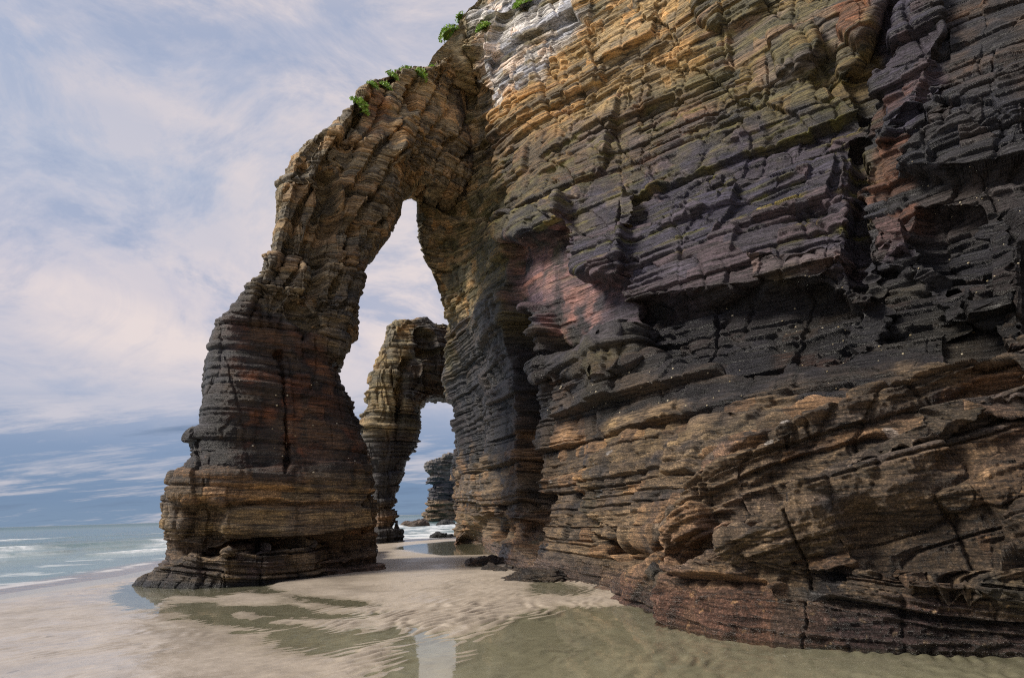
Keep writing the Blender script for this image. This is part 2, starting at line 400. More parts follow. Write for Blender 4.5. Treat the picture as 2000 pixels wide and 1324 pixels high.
# apron rubble texture
ap = sstep(-15, 15, sdpoly(sx, sy, [(1990,720),(1690,845),(1470,935),(1350,1100),(1200,1150),(1300,1400),(2900,1400),(2900,700)])) * FR
d += ap * (.035 * fbm(P, 6., 2, 87., 1.8) + .022 * fbm(P, 17., 2, 89., 1.4))
d = blur(np.pad(d.reshape(G.shape[:2]), 2, mode='edge'), 1)[2:-2, 2:-2].reshape(-1)
P2 = P + NR * d[:, None]
# ---- cliff colours
z = info['z']; zz = P2[:, 2]
nz = fbm(P, .35, 3, 101.); nf = fbm(P, 1.7, 3, 103.); ns = fbm(P, .9, 3, 107., 3.)
c = np.tile(K['slate'], (len(P), 1)).astype(np.float32)
c = mixc(c, K['olive'], sstep(-.1, .7, nz) * .8)
def zone(poly, k, w=1.0, soft=22, nmix=None, warp=26):
    global c
    s = sdpoly(sx + w1 * warp, sy + w2 * warp + (info['r2'] * 9 + info['mid'] * 13) * min(1, warp / 20), poly)
    m = sstep(-soft, soft, s) * w * FR
    if nmix is not None: m = m * nmix
    c = mixc(c, K[k] if isinstance(k, str) else k, m)
Mh = lambda a, b, n: sstep(a, b, n)
# upper olive / brown left flank
zone([(780,60),(1000,-60),(1700,-100),(1500,150),(1350,230),(1200,290),(1000,430),(1010,640),(860,700),(800,400)], 'olive', 1)
zone([(780,60),(1000,-60),(1600,-100),(1450,100),(1250,200),(1000,330),(980,480),(960,620),(860,700),(800,400)], 'tan', .9, 30, Mh(-.5, .4, nf))
zone([(1180,60),(1500,-60),(1760,-60),(1690,200),(1400,300),(1250,260)], 'olive', .6, 30, Mh(-.5, .3, nf))
zone([(930,280),(1200,200),(1420,160),(1400,260),(1150,370),(1000,400)], 'brown', .75)
zone([(960,180),(1250,-60),(1430,-60),(1400,100),(1250,170),(1100,260),(960,260)], 'ochre', .9, 30)
zone([(1010,130),(1130,70),(1320,-30),(1390,0),(1310,90),(1130,170),(1000,260),(960,260)], 'gold', .75, 30, Mh(-.4, .5, ns))
zone([(1100,-60),(1420,-60),(1300,130),(1160,150)], 'tan', .6, 30, Mh(-.3, .5, nf))
zone([(920,30),(1010,-40),(1135,0),(1110,70),(1040,150),(970,215),(930,190)], 'white', .85, 16, Mh(-.75, .1, ns))
zone([(1060,200),(1380,150),(1420,260),(1160,330)], 'mauve', .45, 20, Mh(-.2, .5, ns))
zone([(840,360),(900,400),(960,600),(970,660),(870,660),(850,560)], 'ochre', .55, 20, Mh(-.5, .5, nf))
# slate belt, purple sky sheen put into its colour, moss on the ledges
zone([(1090,390),(1400,270),(1660,230),(1700,540),(1450,540),(1230,620),(1100,560)], 'purple', .85, 20)
zone([(1700,180),(2050,0),(2050,560),(1700,560)], 'slate', .8, 30)
zone([(1360,-60),(1760,-60),(1700,160),(1500,230),(1360,180)], 'olive', .85, 25)
zone([(1360,60),(1700,-60),(1700,100),(1480,200),(1380,140)], 'mauve', .5, 15, Mh(-.1, .4, ns))
zone([(1630,10),(1710,-40),(1760,-30),(1690,80),(1640,90)], 'rust', .8, 10)
zone([(1700,-20),(1800,-30),(1840,180),(1740,300)], 'purple', .8, 12)
zone([(1840,-30),(2050,-30),(2050,230),(1850,200)], 'brown', .6, 25, Mh(-.5, .4, nf))
zone([(1690,200),(1800,190),(1790,420),(1700,420)], 'rust', .45, 10, Mh(-.1, .3, info['mid']))
zone([(1715,428),(1780,428),(1786,500),(1710,504)], 'pink', .32, 6, None, 5)
zone([(1840,700),(1940,690),(1945,775),(1850,770)], 'pink', .30, 8, None, 5)
zone([(1850,640),(1935,640),(1930,700),(1850,700)], 'ochre', .35, 8, None, 5)
zone([(1470,508),(1665,490),(1665,545),(1470,545)], 'mauve', .35, 8, None, 5)
ledge = sstep(.62, .9, info['ledge']) * Mh(-.35, .4, nf)
zone([(900,330),(1250,200),(1680,150),(1700,480),(1300,480),(1100,560),(930,520)], 'moss', .85, 40, ledge)
zone([(900,330),(1250,230),(1500,200),(1500,300),(1200,420),(1000,480)], 'olive', .55, 40, Mh(-.3, .4, nf))
# pink sheltered face
zone([(998,470),(1110,465),(1135,545),(1235,560),(1235,640),(1120,660),(1060,660),(1056,600),(998,595)], 'pink', .60, 6, Mh(-.75, .3, nf), 14)
zone([(998,475),(1060,470),(1060,560),(1000,560)], 'salmon', .55, 8, Mh(-.4, .4, nf), 8)
zone([(1062,540),(1150,560),(1150,640),(1065,660)], 'salmon', .60, 10, Mh(-.5, .4, nf), 8)
zone([(1150,600),(1235,600),(1235,700),(1080,700)], 'purple', .7, 14)
# dark belt
zone([(868,640),(1000,560),(1010,700),(1240,720),(1240,600),(1700,560),(1900,560),(2050,560),(2050,760),(1700,760),(1350,800),(880,940)], 'black', .80, 26)
zone([(1900,380),(2050,380),(2050,760),(1900,760)], 'black', .55, 20)
zone([(868,640),(1000,620),(1000,860),(880,900)], 'slate', .6, 20, Mh(-.5, .3, nf))
zone([(1040,740),(1700,740),(1650,830),(1040,850)], 'slate', .7, 20, Mh(-.6, .3, ns))
zone([(1470,640),(1620,640),(1600,700),(1480,690)], 'rust', .30, 12)
# barnacle belt
zone([(860,950),(930,900),(1120,860),(1300,810),(1560,790),(1800,740),(2060,730),(2400,730),(2400,1330),(860,1330)], 'barn', .92, 26, Mh(-.95, -.1, nf), 50)
zone([(1040,800),(1900,760),(1900,860),(1040,880)], 'barnd', .55, 30, Mh(-.4, .3, ns))
zone([(1150,840),(1600,800),(1500,900),(1150,1000)], 'ochre', .30, 20, Mh(-.2, .6, nf))
zone([(1990,720),(1690,845),(1470,935),(1350,1100),(1300,1140),(1500,1200),(1800,1000),(2100,900)], 'mauve', .45, 20, Mh(-.1, .6, nf))
zone([(1520,860),(1680,800),(1800,760),(1780,820),(1640,870),(1560,890)], 'black', .9, 10, Mh(-.25, .2, nf))
zone([(1600,960),(2400,900),(2400,1330),(1600,1330)], 'barnd', .75, 60, Mh(-.6, .3, nf))
zone([(1000,760),(1900,700),(2400,690),(2400,860),(1800,860),(1400,840),(1000,900)], 'barnd', .6, 30, Mh(-.3, .3, ns), 50)
zone([(1000,1090),(1250,1120),(1240,1200),(1000,1160)], 'brown', .5, 20)
zone([(1200,1150),(1340,1150),(1420,1170),(1600,1190),(2400,1140),(2400,1400),(1200,1400)], 'maroon', .85, 22, Mh(-.9, .1, nf))
c = mixc(c, K['barn'] * 1.15, RAMP * .55 * sstep(-.4, .4, nf)); c = mixc(c, K['mauve'], RAMP * .4 * sstep(.1, .6, ns))  # ridge crests made lighter, their highlight put into the colour
c = mixc(c, K['maroon'], sstep(.7, .15, zz) * .6)
c = mixc(c, K['barn'] * 1.6, (fbm(P, 14., 2, 201.) > .70) * sstep(4.4, 2.5, zz) * .7)
c = mixc(c, K['white'] * .9, (fbm(P, 2.6, 3, 203.) > .78) * sstep(4.2, 2.6, zz) * sstep(1.5, 2.5, zz) * .5)
c = mixc(c, K['olive'], (1 - FR))
c = base_variation(c, info, P)
lit = c.mean(1)
rgh = np.clip(.33 + lit * 2.0, .34, .85)
rgh = np.where(zz < .5, .32, rgh)
col = np.concatenate([c, rgh[:, None]], 1)
G2 = P2.reshape(G.shape)
cliff = mesh_grid('cliff', G2, ROCK, col)
tag(cliff, 'huge layered sea cliff of dark and ochre rock filling the right side of the beach', 'cliff', kind='structure')
CL_G, CL_sx, CL_sy, CL_N = G2, sx.reshape(G.shape[:2]), sy.reshape(G.shape[:2]), NR.reshape(G.shape)

# ================================================================== lofted rocks (arches, stacks)
def loft(secs, nt, nfront, nback, power=3.2, cap=0):
    """secs: (outer px,py,Y, inner px,py,Y, half thickness front, half thickness back, corner)"""
    O = at(np.array([s[0] for s in secs]), np.array([s[1] for s in secs]), np.array([s[2] for s in secs]))
    I = at(np.array([s[3] for s in secs]), np.array([s[4] for s in secs]), np.array([s[5] for s in secs]))
    TF = np.array([s[6] for s in secs]); TB = np.array([s[7] for s in secs]); CO = np.array([s[8] for s in secs])
    dist = np.concatenate([[0], np.cumsum(np.linalg.norm(((O + I) / 2)[1:] - ((O + I) / 2)[:-1], axis=1))])
    tt = np.interp(np.linspace(0, dist[-1], nt), dist, np.arange(len(secs)))
    def ln(Q):
        i = np.clip(np.floor(tt).astype(int), 0, len(Q) - 2); f = (tt - i); f = f.reshape((-1,) + (1,) * (Q.ndim - 1))
        return Q[i] * (1 - f) + Q[i + 1] * f
    O, I, TF, TB, CO = ln(O), ln(I), ln(TF), ln(TB), ln(CO)
    th = np.concatenate([np.linspace(-.08, PI + .08, nfront, endpoint=False), np.linspace(PI + .08, 2 * PI - .08, nback, endpoint=False)])
    c_, s_ = np.cos(th), np.sin(th)
    e = 2 / power
    X = np.sign(c_) * np.abs(c_) ** e; Yd = np.sign(s_) * np.abs(s_) ** e
    mid = (O + I) / 2; a = (O - I) / 2
    v = mid - CAM; v[:, 2] = 0; v /= np.linalg.norm(v, axis=1, keepdims=True)
    n = -v
    T = np.where(Yd[None, :] > 0, TF[:, None], TB[:, None])
    # the front corner: shear the front face so that it peaks at position CO along the chord
    xs = X[None, :] + CO[:, None] * np.clip(Yd[None, :], 0, 1) * .6 * (1 - np.abs(X[None, :]))
    G = mid[:, None, :] + a[:, None, :] * xs[..., None] + n[:, None, :] * (T * Yd[None, :])[..., None]
    return G
def finish_loft(G, name, relief_kw, feats, colour, label, cat, smooth_n=3, parent=None, ends=True, flute=None, calmf=None):
    Gp = G
    for _ in range(smooth_n):
        Gp = (Gp * 2 + np.roll(Gp, 1, 1) + np.roll(Gp, -1, 1)) / 4
        Gp[1:-1] = (Gp[1:-1] * 2 + Gp[:-2] + Gp[2:]) / 4
    Gx = np.concatenate([Gp[:, -1:], Gp, Gp[:, :1]], 1)
    n = grid_normals(Gx)[:, 1:-1]
    cen = Gp.mean(1, keepdims=True)
    if ((Gp - cen) * n).sum() < 0: n = -n
    P = Gp.reshape(-1, 3).astype(np.float32); NR = n.reshape(-1, 3).astype(np.float32)
    sx, sy = image_px(P)
    w1 = fbm(P, .8, 3, 5.); w2 = fbm(P, .8, 3, 15.)
    d = np.zeros(len(P), np.float32)
    k = relief_kw.get('k', 1.0)
    front = sstep(-.1, .25, -(NR * ((P - CAM.astype(np.float32)) / np.linalg.norm(P - CAM.astype(np.float32), axis=1)[:, None])).sum(1))
    for poly, off, soft in feats:
        d = d + off * sstep(-soft, soft, sdpoly(sx + w1 * 8, sy + w2 * 5, poly)) * front
    d = d + relief_kw.get('lump', .15) * fbm(P, .25, 3, 77.)
    if flute is not None: d = d + flute(sx, sy, P) * front
    P = P + NR * d[:, None]; Gm = P.reshape(G.shape)
    n = grid_normals(np.concatenate([Gm[:, -1:], Gm, Gm[:, :1]], 1))[:, 1:-1]
    n = (n + np.roll(n, 1, 1) + np.roll(n, -1, 1) + np.roll(n, 2, 1) + np.roll(n, -2, 1)); n[2:-2] = n[2:-2] + n[1:-3] + n[3:-1] + n[:-4] + n[4:]
    n = n.reshape(-1, 3); n /= np.linalg.norm(n, axis=1, keepdims=True); n *= np.sign((n * NR).sum(1, keepdims=True)); NR = n.astype(np.float32)
    cm = None if calmf is None else calmf(sx, sy)
    d, info = relief(P, calm=cm, **dict(relief_kw, lump=.1))
    d = blur(np.pad(d.reshape(G.shape[:2]), ((2, 2), (0, 0)), mode='edge'), 1)[2:-2].reshape(-1)
    P2 = P + NR * d[:, None]
    col = colour(P, P2, sx, sy, w1, w2, info)
    G2 = P2.reshape(G.shape)
    if ends:                                           # close both ends
        m0 = G2[:1].mean(1, keepdims=True).repeat(G2.shape[1], 1); m1 = G2[-1:].mean(1, keepdims=True).repeat(G2.shape[1], 1)
        cc = col.reshape(G2.shape[0], G2.shape[1], 4)
        st = [m0, m0 * .5 + G2[:1] * .5, G2, m1 * .5 + G2[-1:] * .5, m1]
        col = np.concatenate([cc[:1], cc[:1], cc, cc[-1:], cc[-1:]], 0)
        G2o = np.concatenate(st, 0)
    else: G2o = G2
    o = mesh_grid(name, G2o, ROCK, col.reshape(-1, 4), close_v=True, parent=parent)
    if cat: tag(o, label, cat)
    elif label: o['label'] = label
    return o, G2, sx.reshape(G.shape[:2]), sy.reshape(G.shape[:2]), NR.reshape(G.shape)

# main arch: outer (left/top) and inner (opening) outline, each at its own distance
secs = [
 (318,1150,19.6, 742,1130,22.5, 2.2,4.5, .35),
 (330,1088,19.6, 738,1060,22.5, 2.2,4.5, .35),
 (332,1040,19.6, 742,1010,22.5, 2.2,4.5, .35),
 (344,985,19.7, 744,965,22.5, 2.1,4.2, .35),
 (350,950,19.8, 738,918,22.5, 2.1,4.0, .35),
 (374,915,19.9, 722,885,22.5, 2.0,4.0, .35),
 (386,898,20, 712,866,22.5, 1.9,4.0, .3),
 (379,856,20, 704,838,22.4, 1.9,3.8, .3),
 (405,846,20, 698,822,22.4, 1.8,3.8, .3),
 (412,790,20, 684,786,22.3, 1.8,3.6, .3),
 (413,740,20, 668,752,22.2, 1.7,3.4, .3),
 (416,690,20, 660,724,22.2, 1.6,3.2, .2),
 (422,655,20, 679,716,22.2, 1.6,3.0, .1),
 (440,632,20.1, 680,692,22.2, 1.6,3.0, .0),
 (462,602,20.2, 690,664,22.3, 1.7,2.8, .0),
 (500,578,20.3, 704,656,22.4, 1.8,2.6, .0),
 (514,558,20.4, 709,610,22.6, 1.8,2.6, .0),
 (518,530,20.5, 708,580,22.8, 1.8,2.6, .0),
 (530,484,20.7, 722,520,23.0, 1.8,2.6, .0),
 (538,428,21.0, 745,472,23.4, 1.8,2.6, -.1),
 (550,374,21.3, 764,428,23.8, 1.8,2.6, -.1),
 (574,330,21.6, 784,398,24.2, 1.9,2.6, -.1),
 (598,306,21.9, 792,366,24.6, 1.9,2.6, -.1),
 (637,302,22.2, 797,352,25.0, 1.9,2.6, -.1),
 (647,266,22.8, 802,346,25.4, 1.8,2.8, .0),
 (670,240,23.3, 808,346,25.8, 1.8,3.0, .0),
 (698,208,24.0, 814,348,26.2, 1.8,3.0, .0),
 (738,170,24.8, 824,350,26.8, 1.7,3.0, .0),
 (778,152,25.6, 840,378,27.4, 1.6,3.0, .0),
 (832,146,26.4, 870,385,28.2, 1.5,3.0, .0),
 (900,110,28.5, 930,400,30.0, 1.2,3.0, .0)]
G = loft(secs, 980, 520, 130, 3.6)
def arch_colour(P, P2, sx, sy, w1, w2, info):
    nz = fbm(P, .35, 3, 101.); nf = fbm(P, 1.7, 3, 103.); ns = fbm(P, .9, 3, 107., 3.)
    y = sy + w1 * 14 + nf * 8 + info['r2'] * 7 + info['mid'] * 9; x = sx + w2 * 14
    c = np.tile(K['barnd'], (len(P), 1)).astype(np.float32)
    def z(poly, k, w, soft=16, m=None):
        nonlocal c
        mm = sstep(-soft, soft, sdpoly(x, y, poly)) * w
        c = mixc(c, K[k], mm if m is None else mm * m)
    z([(200,1400),(200,905),(420,925),(560,945),(700,900),(800,900),(800,1400)], 'barn', .9)
    z([(300,1000),(560,930),(700,910),(760,1000),(700,1040),(340,1040)], 'ochre', .65, 25, sstep(-.8, .3, nf))
    z([(250,1055),(800,1040),(800,1400),(200,1400)], 'brown', .8, 16)
    z([(300,560),(800,560),(800,900),(700,905),(560,945),(420,925),(300,900)], 'black', .93, 42, sstep(-.9, .0, nf))
    z([(430,640),(640,660),(700,900),(600,940),(460,900)], 'rust', .85, 30, sstep(-.35, .3, nf))
    z([(480,640),(660,640),(720,920),(560,930)], 'brown', .6, 30, sstep(-.2, .3, ns))
    z([(300,560),(420,560),(470,640),(430,780),(400,930),(300,930)], 'slate', .7, 10)
    z([(600,680),(670,690),(650,760),(600,740)], 'orange', .35, 12, sstep(-.3, .4, nf))
    z([(440,200),(900,60),(900,400),(720,640),(690,720),(500,580)], 'tan', .62, 14)
    z([(440,270),(700,250),(900,300),(780,440),(720,560),(520,560)], 'tan', .45, 30, sstep(-.4, .4, nf))
    z([(500,480),(740,470),(720,700),(600,700),(490,600)], 'slate', .55, 30, sstep(-.5, .4, ns))
    z([(640,560),(720,560),(700,720),(640,700)], 'grey', .4, 16, sstep(-.4, .4, nf))
    z([(500,560),(560,560),(640,640),(560,650)], 'grey', .5, 16, sstep(-.4, .4, nf))
    z([(600,260),(720,180),(900,80),(900,330),(760,360),(640,360)], 'tan', .75, 20, sstep(-.7, .3, nf))
    z([(700,180),(900,60),(900,330),(780,330),(730,260)], 'ochre', .6, 20, sstep(-.5, .3, ns))
    z([(720,180),(770,150),(760,230),(720,270)], 'orange', .6, 10, sstep(-.4, .2, ns))
    z([(760,220),(810,210),(810,300),(760,310)], 'gold', .4, 10, sstep(-.4, .2, ns))
    c = mixc(c, K['maroon'], sstep(.7, .1, P2[:, 2]) * .7)
    c = mixc(c, K['barn'] * 1.6, (fbm(P, 14., 2, 201.) > .66) * sstep(4.4, 2.5, P2[:, 2]) * .6)
    c = base_variation(c, info, P)
    r = np.clip(.45 + c.mean(1) * 1.6, .42, .85)
    return np.concatenate([c, r[:, None]], 1)
arch_feats = [
 ([(628,330),(652,330),(660,420),(640,500),(628,600),(596,600),(600,480),(618,400)], -1.0, 6),
 ([(640,400),(700,440),(690,480),(630,520)], -.45, 8),
 ([(560,600),(590,590),(640,640),(600,660)], -.5, 6),
 ([(545,680),(556,680),(566,900),(550,930),(560,800)], -.35, 3),
 ([(400,975),(440,1000),(420,1060),(350,1050),(350,985)], -.45, 6),
 ([(425,1000),(560,990),(720,985),(730,1040),(420,1066)], .25, 4),
 ([(340,935),(700,900),(740,960),(700,985),(400,985),(350,970)], .22, 4),
 ([(320,1062),(560,1066),(740,1030),(742,1062),(560,1092),(320,1088)], -.5, 9),
 ([(655,300),(700,200),(712,210),(680,310)], -.4, 3),
 ([(585,300),(600,330),(560,520),(548,520)], -.22, 3),
 ([(760,240),(800,225),(800,300),(770,320)], .5, 6),
 ([(798,170),(812,180),(808,320),(798,330)], -.7, 4),
 ([(738,880),(760,880),(760,1040),(735,1040)], -.2, 4),
]
def arch_flute(sx, sy, P):
    # rock ribs that follow the arch from the waist up to the crown
    t = sx * .80 + sy * .42 + 14 * fbm(P, .35, 2, 611.)
    q = t / 34.0; i = np.floor(q); f = q - i
    hgt = VAL[(i.astype(np.int32) * 37 + 11) & 255]
    m = sstep(640, 560, sy) * sstep(-20, 20, sx - 480)
    return m * (.20 * hgt + .05 * (1 - (2 * f - 1) ** 2) + .12 * (f - .5) - .26 * np.exp(-(np.minimum(f, 1 - f) / .07) ** 2))
arch, AR_G, AR_sx, AR_sy, AR_N = finish_loft(G, 'rock_arch', dict(k=.9, lump=.22, big=.22, mid=.12), arch_feats, arch_colour,
    'biggest and nearest rock arch, on a thick leaning leg and joined to the cliff top', 'rock arch', flute=arch_flute,
    calmf=lambda sx, sy: (1 - .55 * sstep(-25, 25, sdpoly(sx, sy, [(425,640),(560,640),(640,700),(745,900),(745,1050),(350,1050),(400,900)]))).astype(np.float32) * (1 - .25 * sstep(600, 520, sy)))

# low wave-cut ledge at the foot of the leg (part of the arch)
ls = [(262,1128,19.6), (266,1112,20), (300,1100,20.4), (345,1088,20.8), (560,1080,22), (730,1062,26), (745,1080,27.5)]
lb = [(262,1142), (300,1144), (345,1146), (430,1146), (520,1140), (620,1130), (690,1114), (735,1078)]
def ledge_grid():
    nU, nV = 560, 160
    u = np.linspace(0, 1, nU)
    bp = np.array([gnd(*q) for q in lb]); bp[:, 2] = 0
    fx = np.interp(u, np.linspace(0, 1, len(lb)), bp[:, 0]); fy = np.interp(u, np.linspace(0, 1, len(lb)), bp[:, 1])
    h = np.interp(u, [0, .05, .14, .28, .6, .85, 1], [.22, .38, .55, .85, .95, 1.1, 1.0])
    nx = np.gradient(fy); ny = -np.gradient(fx); l = np.hypot(nx, ny); nx /= l; ny /= l       # outward
    prof = np.array([(0.05, -.6), (0.05, 0), (-.02, .35), (-.05, .75), (-.25, .96), (-.8, 1.0), (-2.6, 1.08), (-3.2, .3)])
    v = np.linspace(0, len(prof) - 1, nV); pu = np.interp(v, range(len(prof)), prof[:, 0]); pz = np.interp(v, range(len(prof)), prof[:, 1])
    X = fx[:, None] + nx[:, None] * pu[None]; Y = fy[:, None] + ny[:, None] * pu[None]; Z = h[:, None] * pz[None]
    return np.stack([X, Y, Z], -1)
Gl = ledge_grid(); Gl = blur(np.pad(Gl, ((6, 6), (6, 6), (0, 0)), mode='edge'), 5)[6:-6, 6:-6]
nn = grid_normals(Gl)
if nn[300, 50] @ np.array([0, -1, 0.]) < 0: nn = -nn
nn = nn * np.array([1, 1, .45]); nn = blur(np.pad(nn, ((8, 8), (8, 8), (0, 0)), mode='edge'), 8)[8:-8, 8:-8]; nn /= np.linalg.norm(nn, axis=2, keepdims=True)
P = Gl.reshape(-1, 3).astype(np.float32); NR = nn.reshape(-1, 3).astype(np.float32)
d, info = relief(P, k=.65, lump=.12, big=.12, mid=.14)
d += .10 * fbm(P, 1.3, 3, 301.)
cc = np.tile(K['barnd'], (len(P), 1)); nf = fbm(P, 2.2, 3, 303.)
cc = mixc(cc, K['barn'], sstep(-.3, .5, nf)); cc = mixc(cc, K['maroon'], sstep(.1, -.6, nf) * .8); cc = mixc(cc, K['black'], sstep(.25, .05, P[:, 2]))
cc = base_variation(cc, info, P); rr = np.clip(.4 + cc.mean(1) * 1.4, .35, .8)
lo = mesh_grid('base_ledge', (P + NR * d[:, None]).reshape(Gl.shape), ROCK, np.concatenate([cc, rr[:, None]], 1), parent=arch)
lo['label'] = 'low dark reddish ledge around the foot of the arch leg'

# second arch behind the opening
secs2 = [
 (728,1062,44.5, 782,1062,46, 2.0,3, .0),
 (728,1040,44.5, 784,1040,46, 2.0,3, .0),
 (728,1020,44.5, 774,1030,46, 1.9,3, .0),
 (728,985,44.5, 778,1008,46, 1.9,3, .0),
 (722,930,44.5, 776,985,46, 1.9,3, .0),
 (712,872,44.5, 786,940,46, 1.9,3, .1),
 (716,820,44.5, 798,890,46, 1.9,3, .1),
 (730,760,44.5, 812,848,46, 2.0,3, .1),
 (740,705,44.5, 822,812,46, 2.1,3, .1),
 (748,670,44.6, 828,794,46.2, 2.2,3, .1),
 (756,632,44.8, 840,785,46.4, 2.2,3, .0),
 (790,619,45, 856,784,46.6, 2.2,3, .0),
 (832,618,45.5, 874,786,47, 2.2,3, .0),
 (858,632,46, 892,790,47.5, 2.2,3, .0),
 (910,630,48, 930,800,50, 2.2,3, .0)]
G = loft(secs2, 520, 260, 60, 2.6)
def arch2_colour(P, P2, sx, sy, w1, w2, info):
    nf = fbm(P, 1.1, 3, 103.); ns = fbm(P, .6, 3, 107., 3.)
    y = sy + w1 * 6 + nf * 4; x = sx + w2 * 6
    c = np.tile(K['tan'] * .62, (len(P), 1)).astype(np.float32)
    c = mixc(c, K['ochre'] * .75, sstep(-.5, .5, nf) * .7)
    shade_edge = np.interp(sy, [600, 700, 800, 860, 1000], [815, 795, 775, 757, 750])
    c = mixc(c, K['black'] * 1.6, sstep(-8, 8, x - shade_edge) * .85)  # shade of the inner face, right of the corner edge, put into the colour
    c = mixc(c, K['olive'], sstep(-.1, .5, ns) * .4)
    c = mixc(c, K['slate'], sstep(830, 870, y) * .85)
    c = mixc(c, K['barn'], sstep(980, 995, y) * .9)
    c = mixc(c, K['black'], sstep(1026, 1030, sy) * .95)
    c = base_variation(c, info, P)
    r = np.clip(.5 + c.mean(1) * 1.4, .45, .85)
    return np.concatenate([c, r[:, None]], 1)
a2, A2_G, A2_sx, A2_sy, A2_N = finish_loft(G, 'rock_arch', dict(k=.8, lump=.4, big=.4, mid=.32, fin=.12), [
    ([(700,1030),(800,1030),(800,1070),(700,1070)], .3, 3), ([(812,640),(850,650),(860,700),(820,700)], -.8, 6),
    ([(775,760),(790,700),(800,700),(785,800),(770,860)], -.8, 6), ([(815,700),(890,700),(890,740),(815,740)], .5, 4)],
    arch2_colour, 'smaller ochre rock arch, its shaded inner side coloured black, seen through the opening of the big one', 'rock arch')

# far headland stack
st3 = [(824,1020,165, 905,1020,170, 5,6, .1), (828,1004,165, 905,1006,170, 5,6, .1), (836,985,165, 905,990,170, 5,6, .1), (840,950,165, 905,955,170, 4.5,6, 0),
       (836,925,165, 905,930,170, 4.5,6, 0), (830,912,165, 905,912,170, 4.5,6, 0), (843,903,166, 905,898,170, 4,6, 0), (862,892,167, 905,888,170, 3.5,5, 0), (872,886,168, 905,884,170, 2, 3, 0)]
G = loft(st3, 220, 150, 40, 3.0)
def far_colour(P, P2, sx, sy, w1, w2, info):
    nf = fbm(P, .3, 3, 103.); y = sy + nf * 4
    c = np.tile(K['grey'] * .55, (len(P), 1)).astype(np.float32)
    c = mixc(c, K['slate'] * 2, sstep(928, 940, y) * .9); c = mixc(c, K['barn'], sstep(972, 980, y) * .9)
    c = base_variation(c, info, P, .8)
    return np.concatenate([c, np.full((len(c), 1), .7, np.float32)], 1)
finish_loft(G, 'sea_stack', dict(k=1.6, lump=.5, big=.5, mid=.5, fin=.2), [], far_colour,
    'distant flat-topped rock headland standing in the surf beyond the second arch', 'sea stack')

# boulders
def boulder(name, pxc, pyb, Y, w, h, dpt, seed, kcol, label, cat, group=None, sharp=1.0, ground=True, zb=None):
    nU, nV = 150, 110
    a = np.linspace(0, 2 * PI, nU, endpoint=False); b = np.linspace(-.35, PI / 2, nV)
    A_, B_ = np.meshgrid(a, b, indexing='ij')
    e = .6
    pw = lambda q: np.sign(q) * np.abs(q) ** e
    X = pw(np.cos(A_)) * np.cos(B_) ** e * w / 2; Yy = pw(np.sin(A_)) * np.cos(B_) ** e * dpt / 2; Z = np.sin(B_) * h
    g = at(pxc, pyb, Y) if not ground else gnd(pxc, pyb)
    if zb is not None: g[2] = zb
    Gb = np.stack([X, Yy, Z], -1).transpose(1, 0, 2)
    Gb = Gb * 1.0; off = np.array([g[0], g[1], (g[2] if ground or zb is not None else g[2])])
    Pn = Gb.reshape(-1, 3) / np.array([w, dpt, h * 2])
    nrm = Pn / (np.linalg.norm(Pn, axis=1, keepdims=True) + 1e-6)
    P = (Gb.reshape(-1, 3) + off).astype(np.float32); s = max(w, h) / 2
    Q = P / s + seed
    dd = s * (.22 * fbm(Q, .9, 3, seed) + .16 * np.round(fbm(Q, 1.6, 2, seed + 3) * 4) / 4 + .09 * fbm(Q, 5, 3, 9.))
    c = np.tile(K[kcol] * .8, (len(P), 1)); n_ = fbm(Q, 2.5, 3, seed + 8); c = mixc(c, K['black'], sstep(.1, .6, n_) * .8)
    c = c * (1 + .4 * fbm(Q, 8, 2, 2.))[:, None]
    G_ = (P + nrm * dd[:, None]).reshape(Gb.shape) - off
    o = mesh_grid(name, G_, ROCK, np.concatenate([c, np.full((len(c), 1), .45)], 1), close_v=True)
    o.location = off
    tag(o, label, cat, group); return o
boulder('boulder', 808, 1024, 100, 4.4, 1.0, 3.2, 3.3, 'brown', 'low brown boulder awash in the surf, seen through both arches', 'boulder', ground=False, zb=-.15)
boulder('boulder', 872, 1021, 100, 3.0, .7, 2.5, 8.1, 'black', 'dark flat reef rock in the foam below the far headland', 'boulder', ground=False, zb=-.15)
boulder('boulder', 862, 1052, 50, 1.8, .22, .9, 5.7, 'black', 'thin dark rock at the water edge beside the sand spit under the second arch', 'boulder', ground=False, zb=-.05)
rub = [(948,1100,1.3,.15,'brown','leftmost dark weedy rock at the undercut cliff foot'), (985,1116,1.3,.12,'barnd','flat dark rock left of the small cliff pool'),
       (1050,1130,1.9,.15,'barnd','dark brown weedy rock above the small cliff pool')]
for i, (px, py, w, h, kc, nm) in enumerate(rub):
    boulder('foot_rock', px, py, 20, w, h, 1.5, 11.3 + i * 2.7, kc, nm, 'rock', 'weedy rocks along the cliff foot')

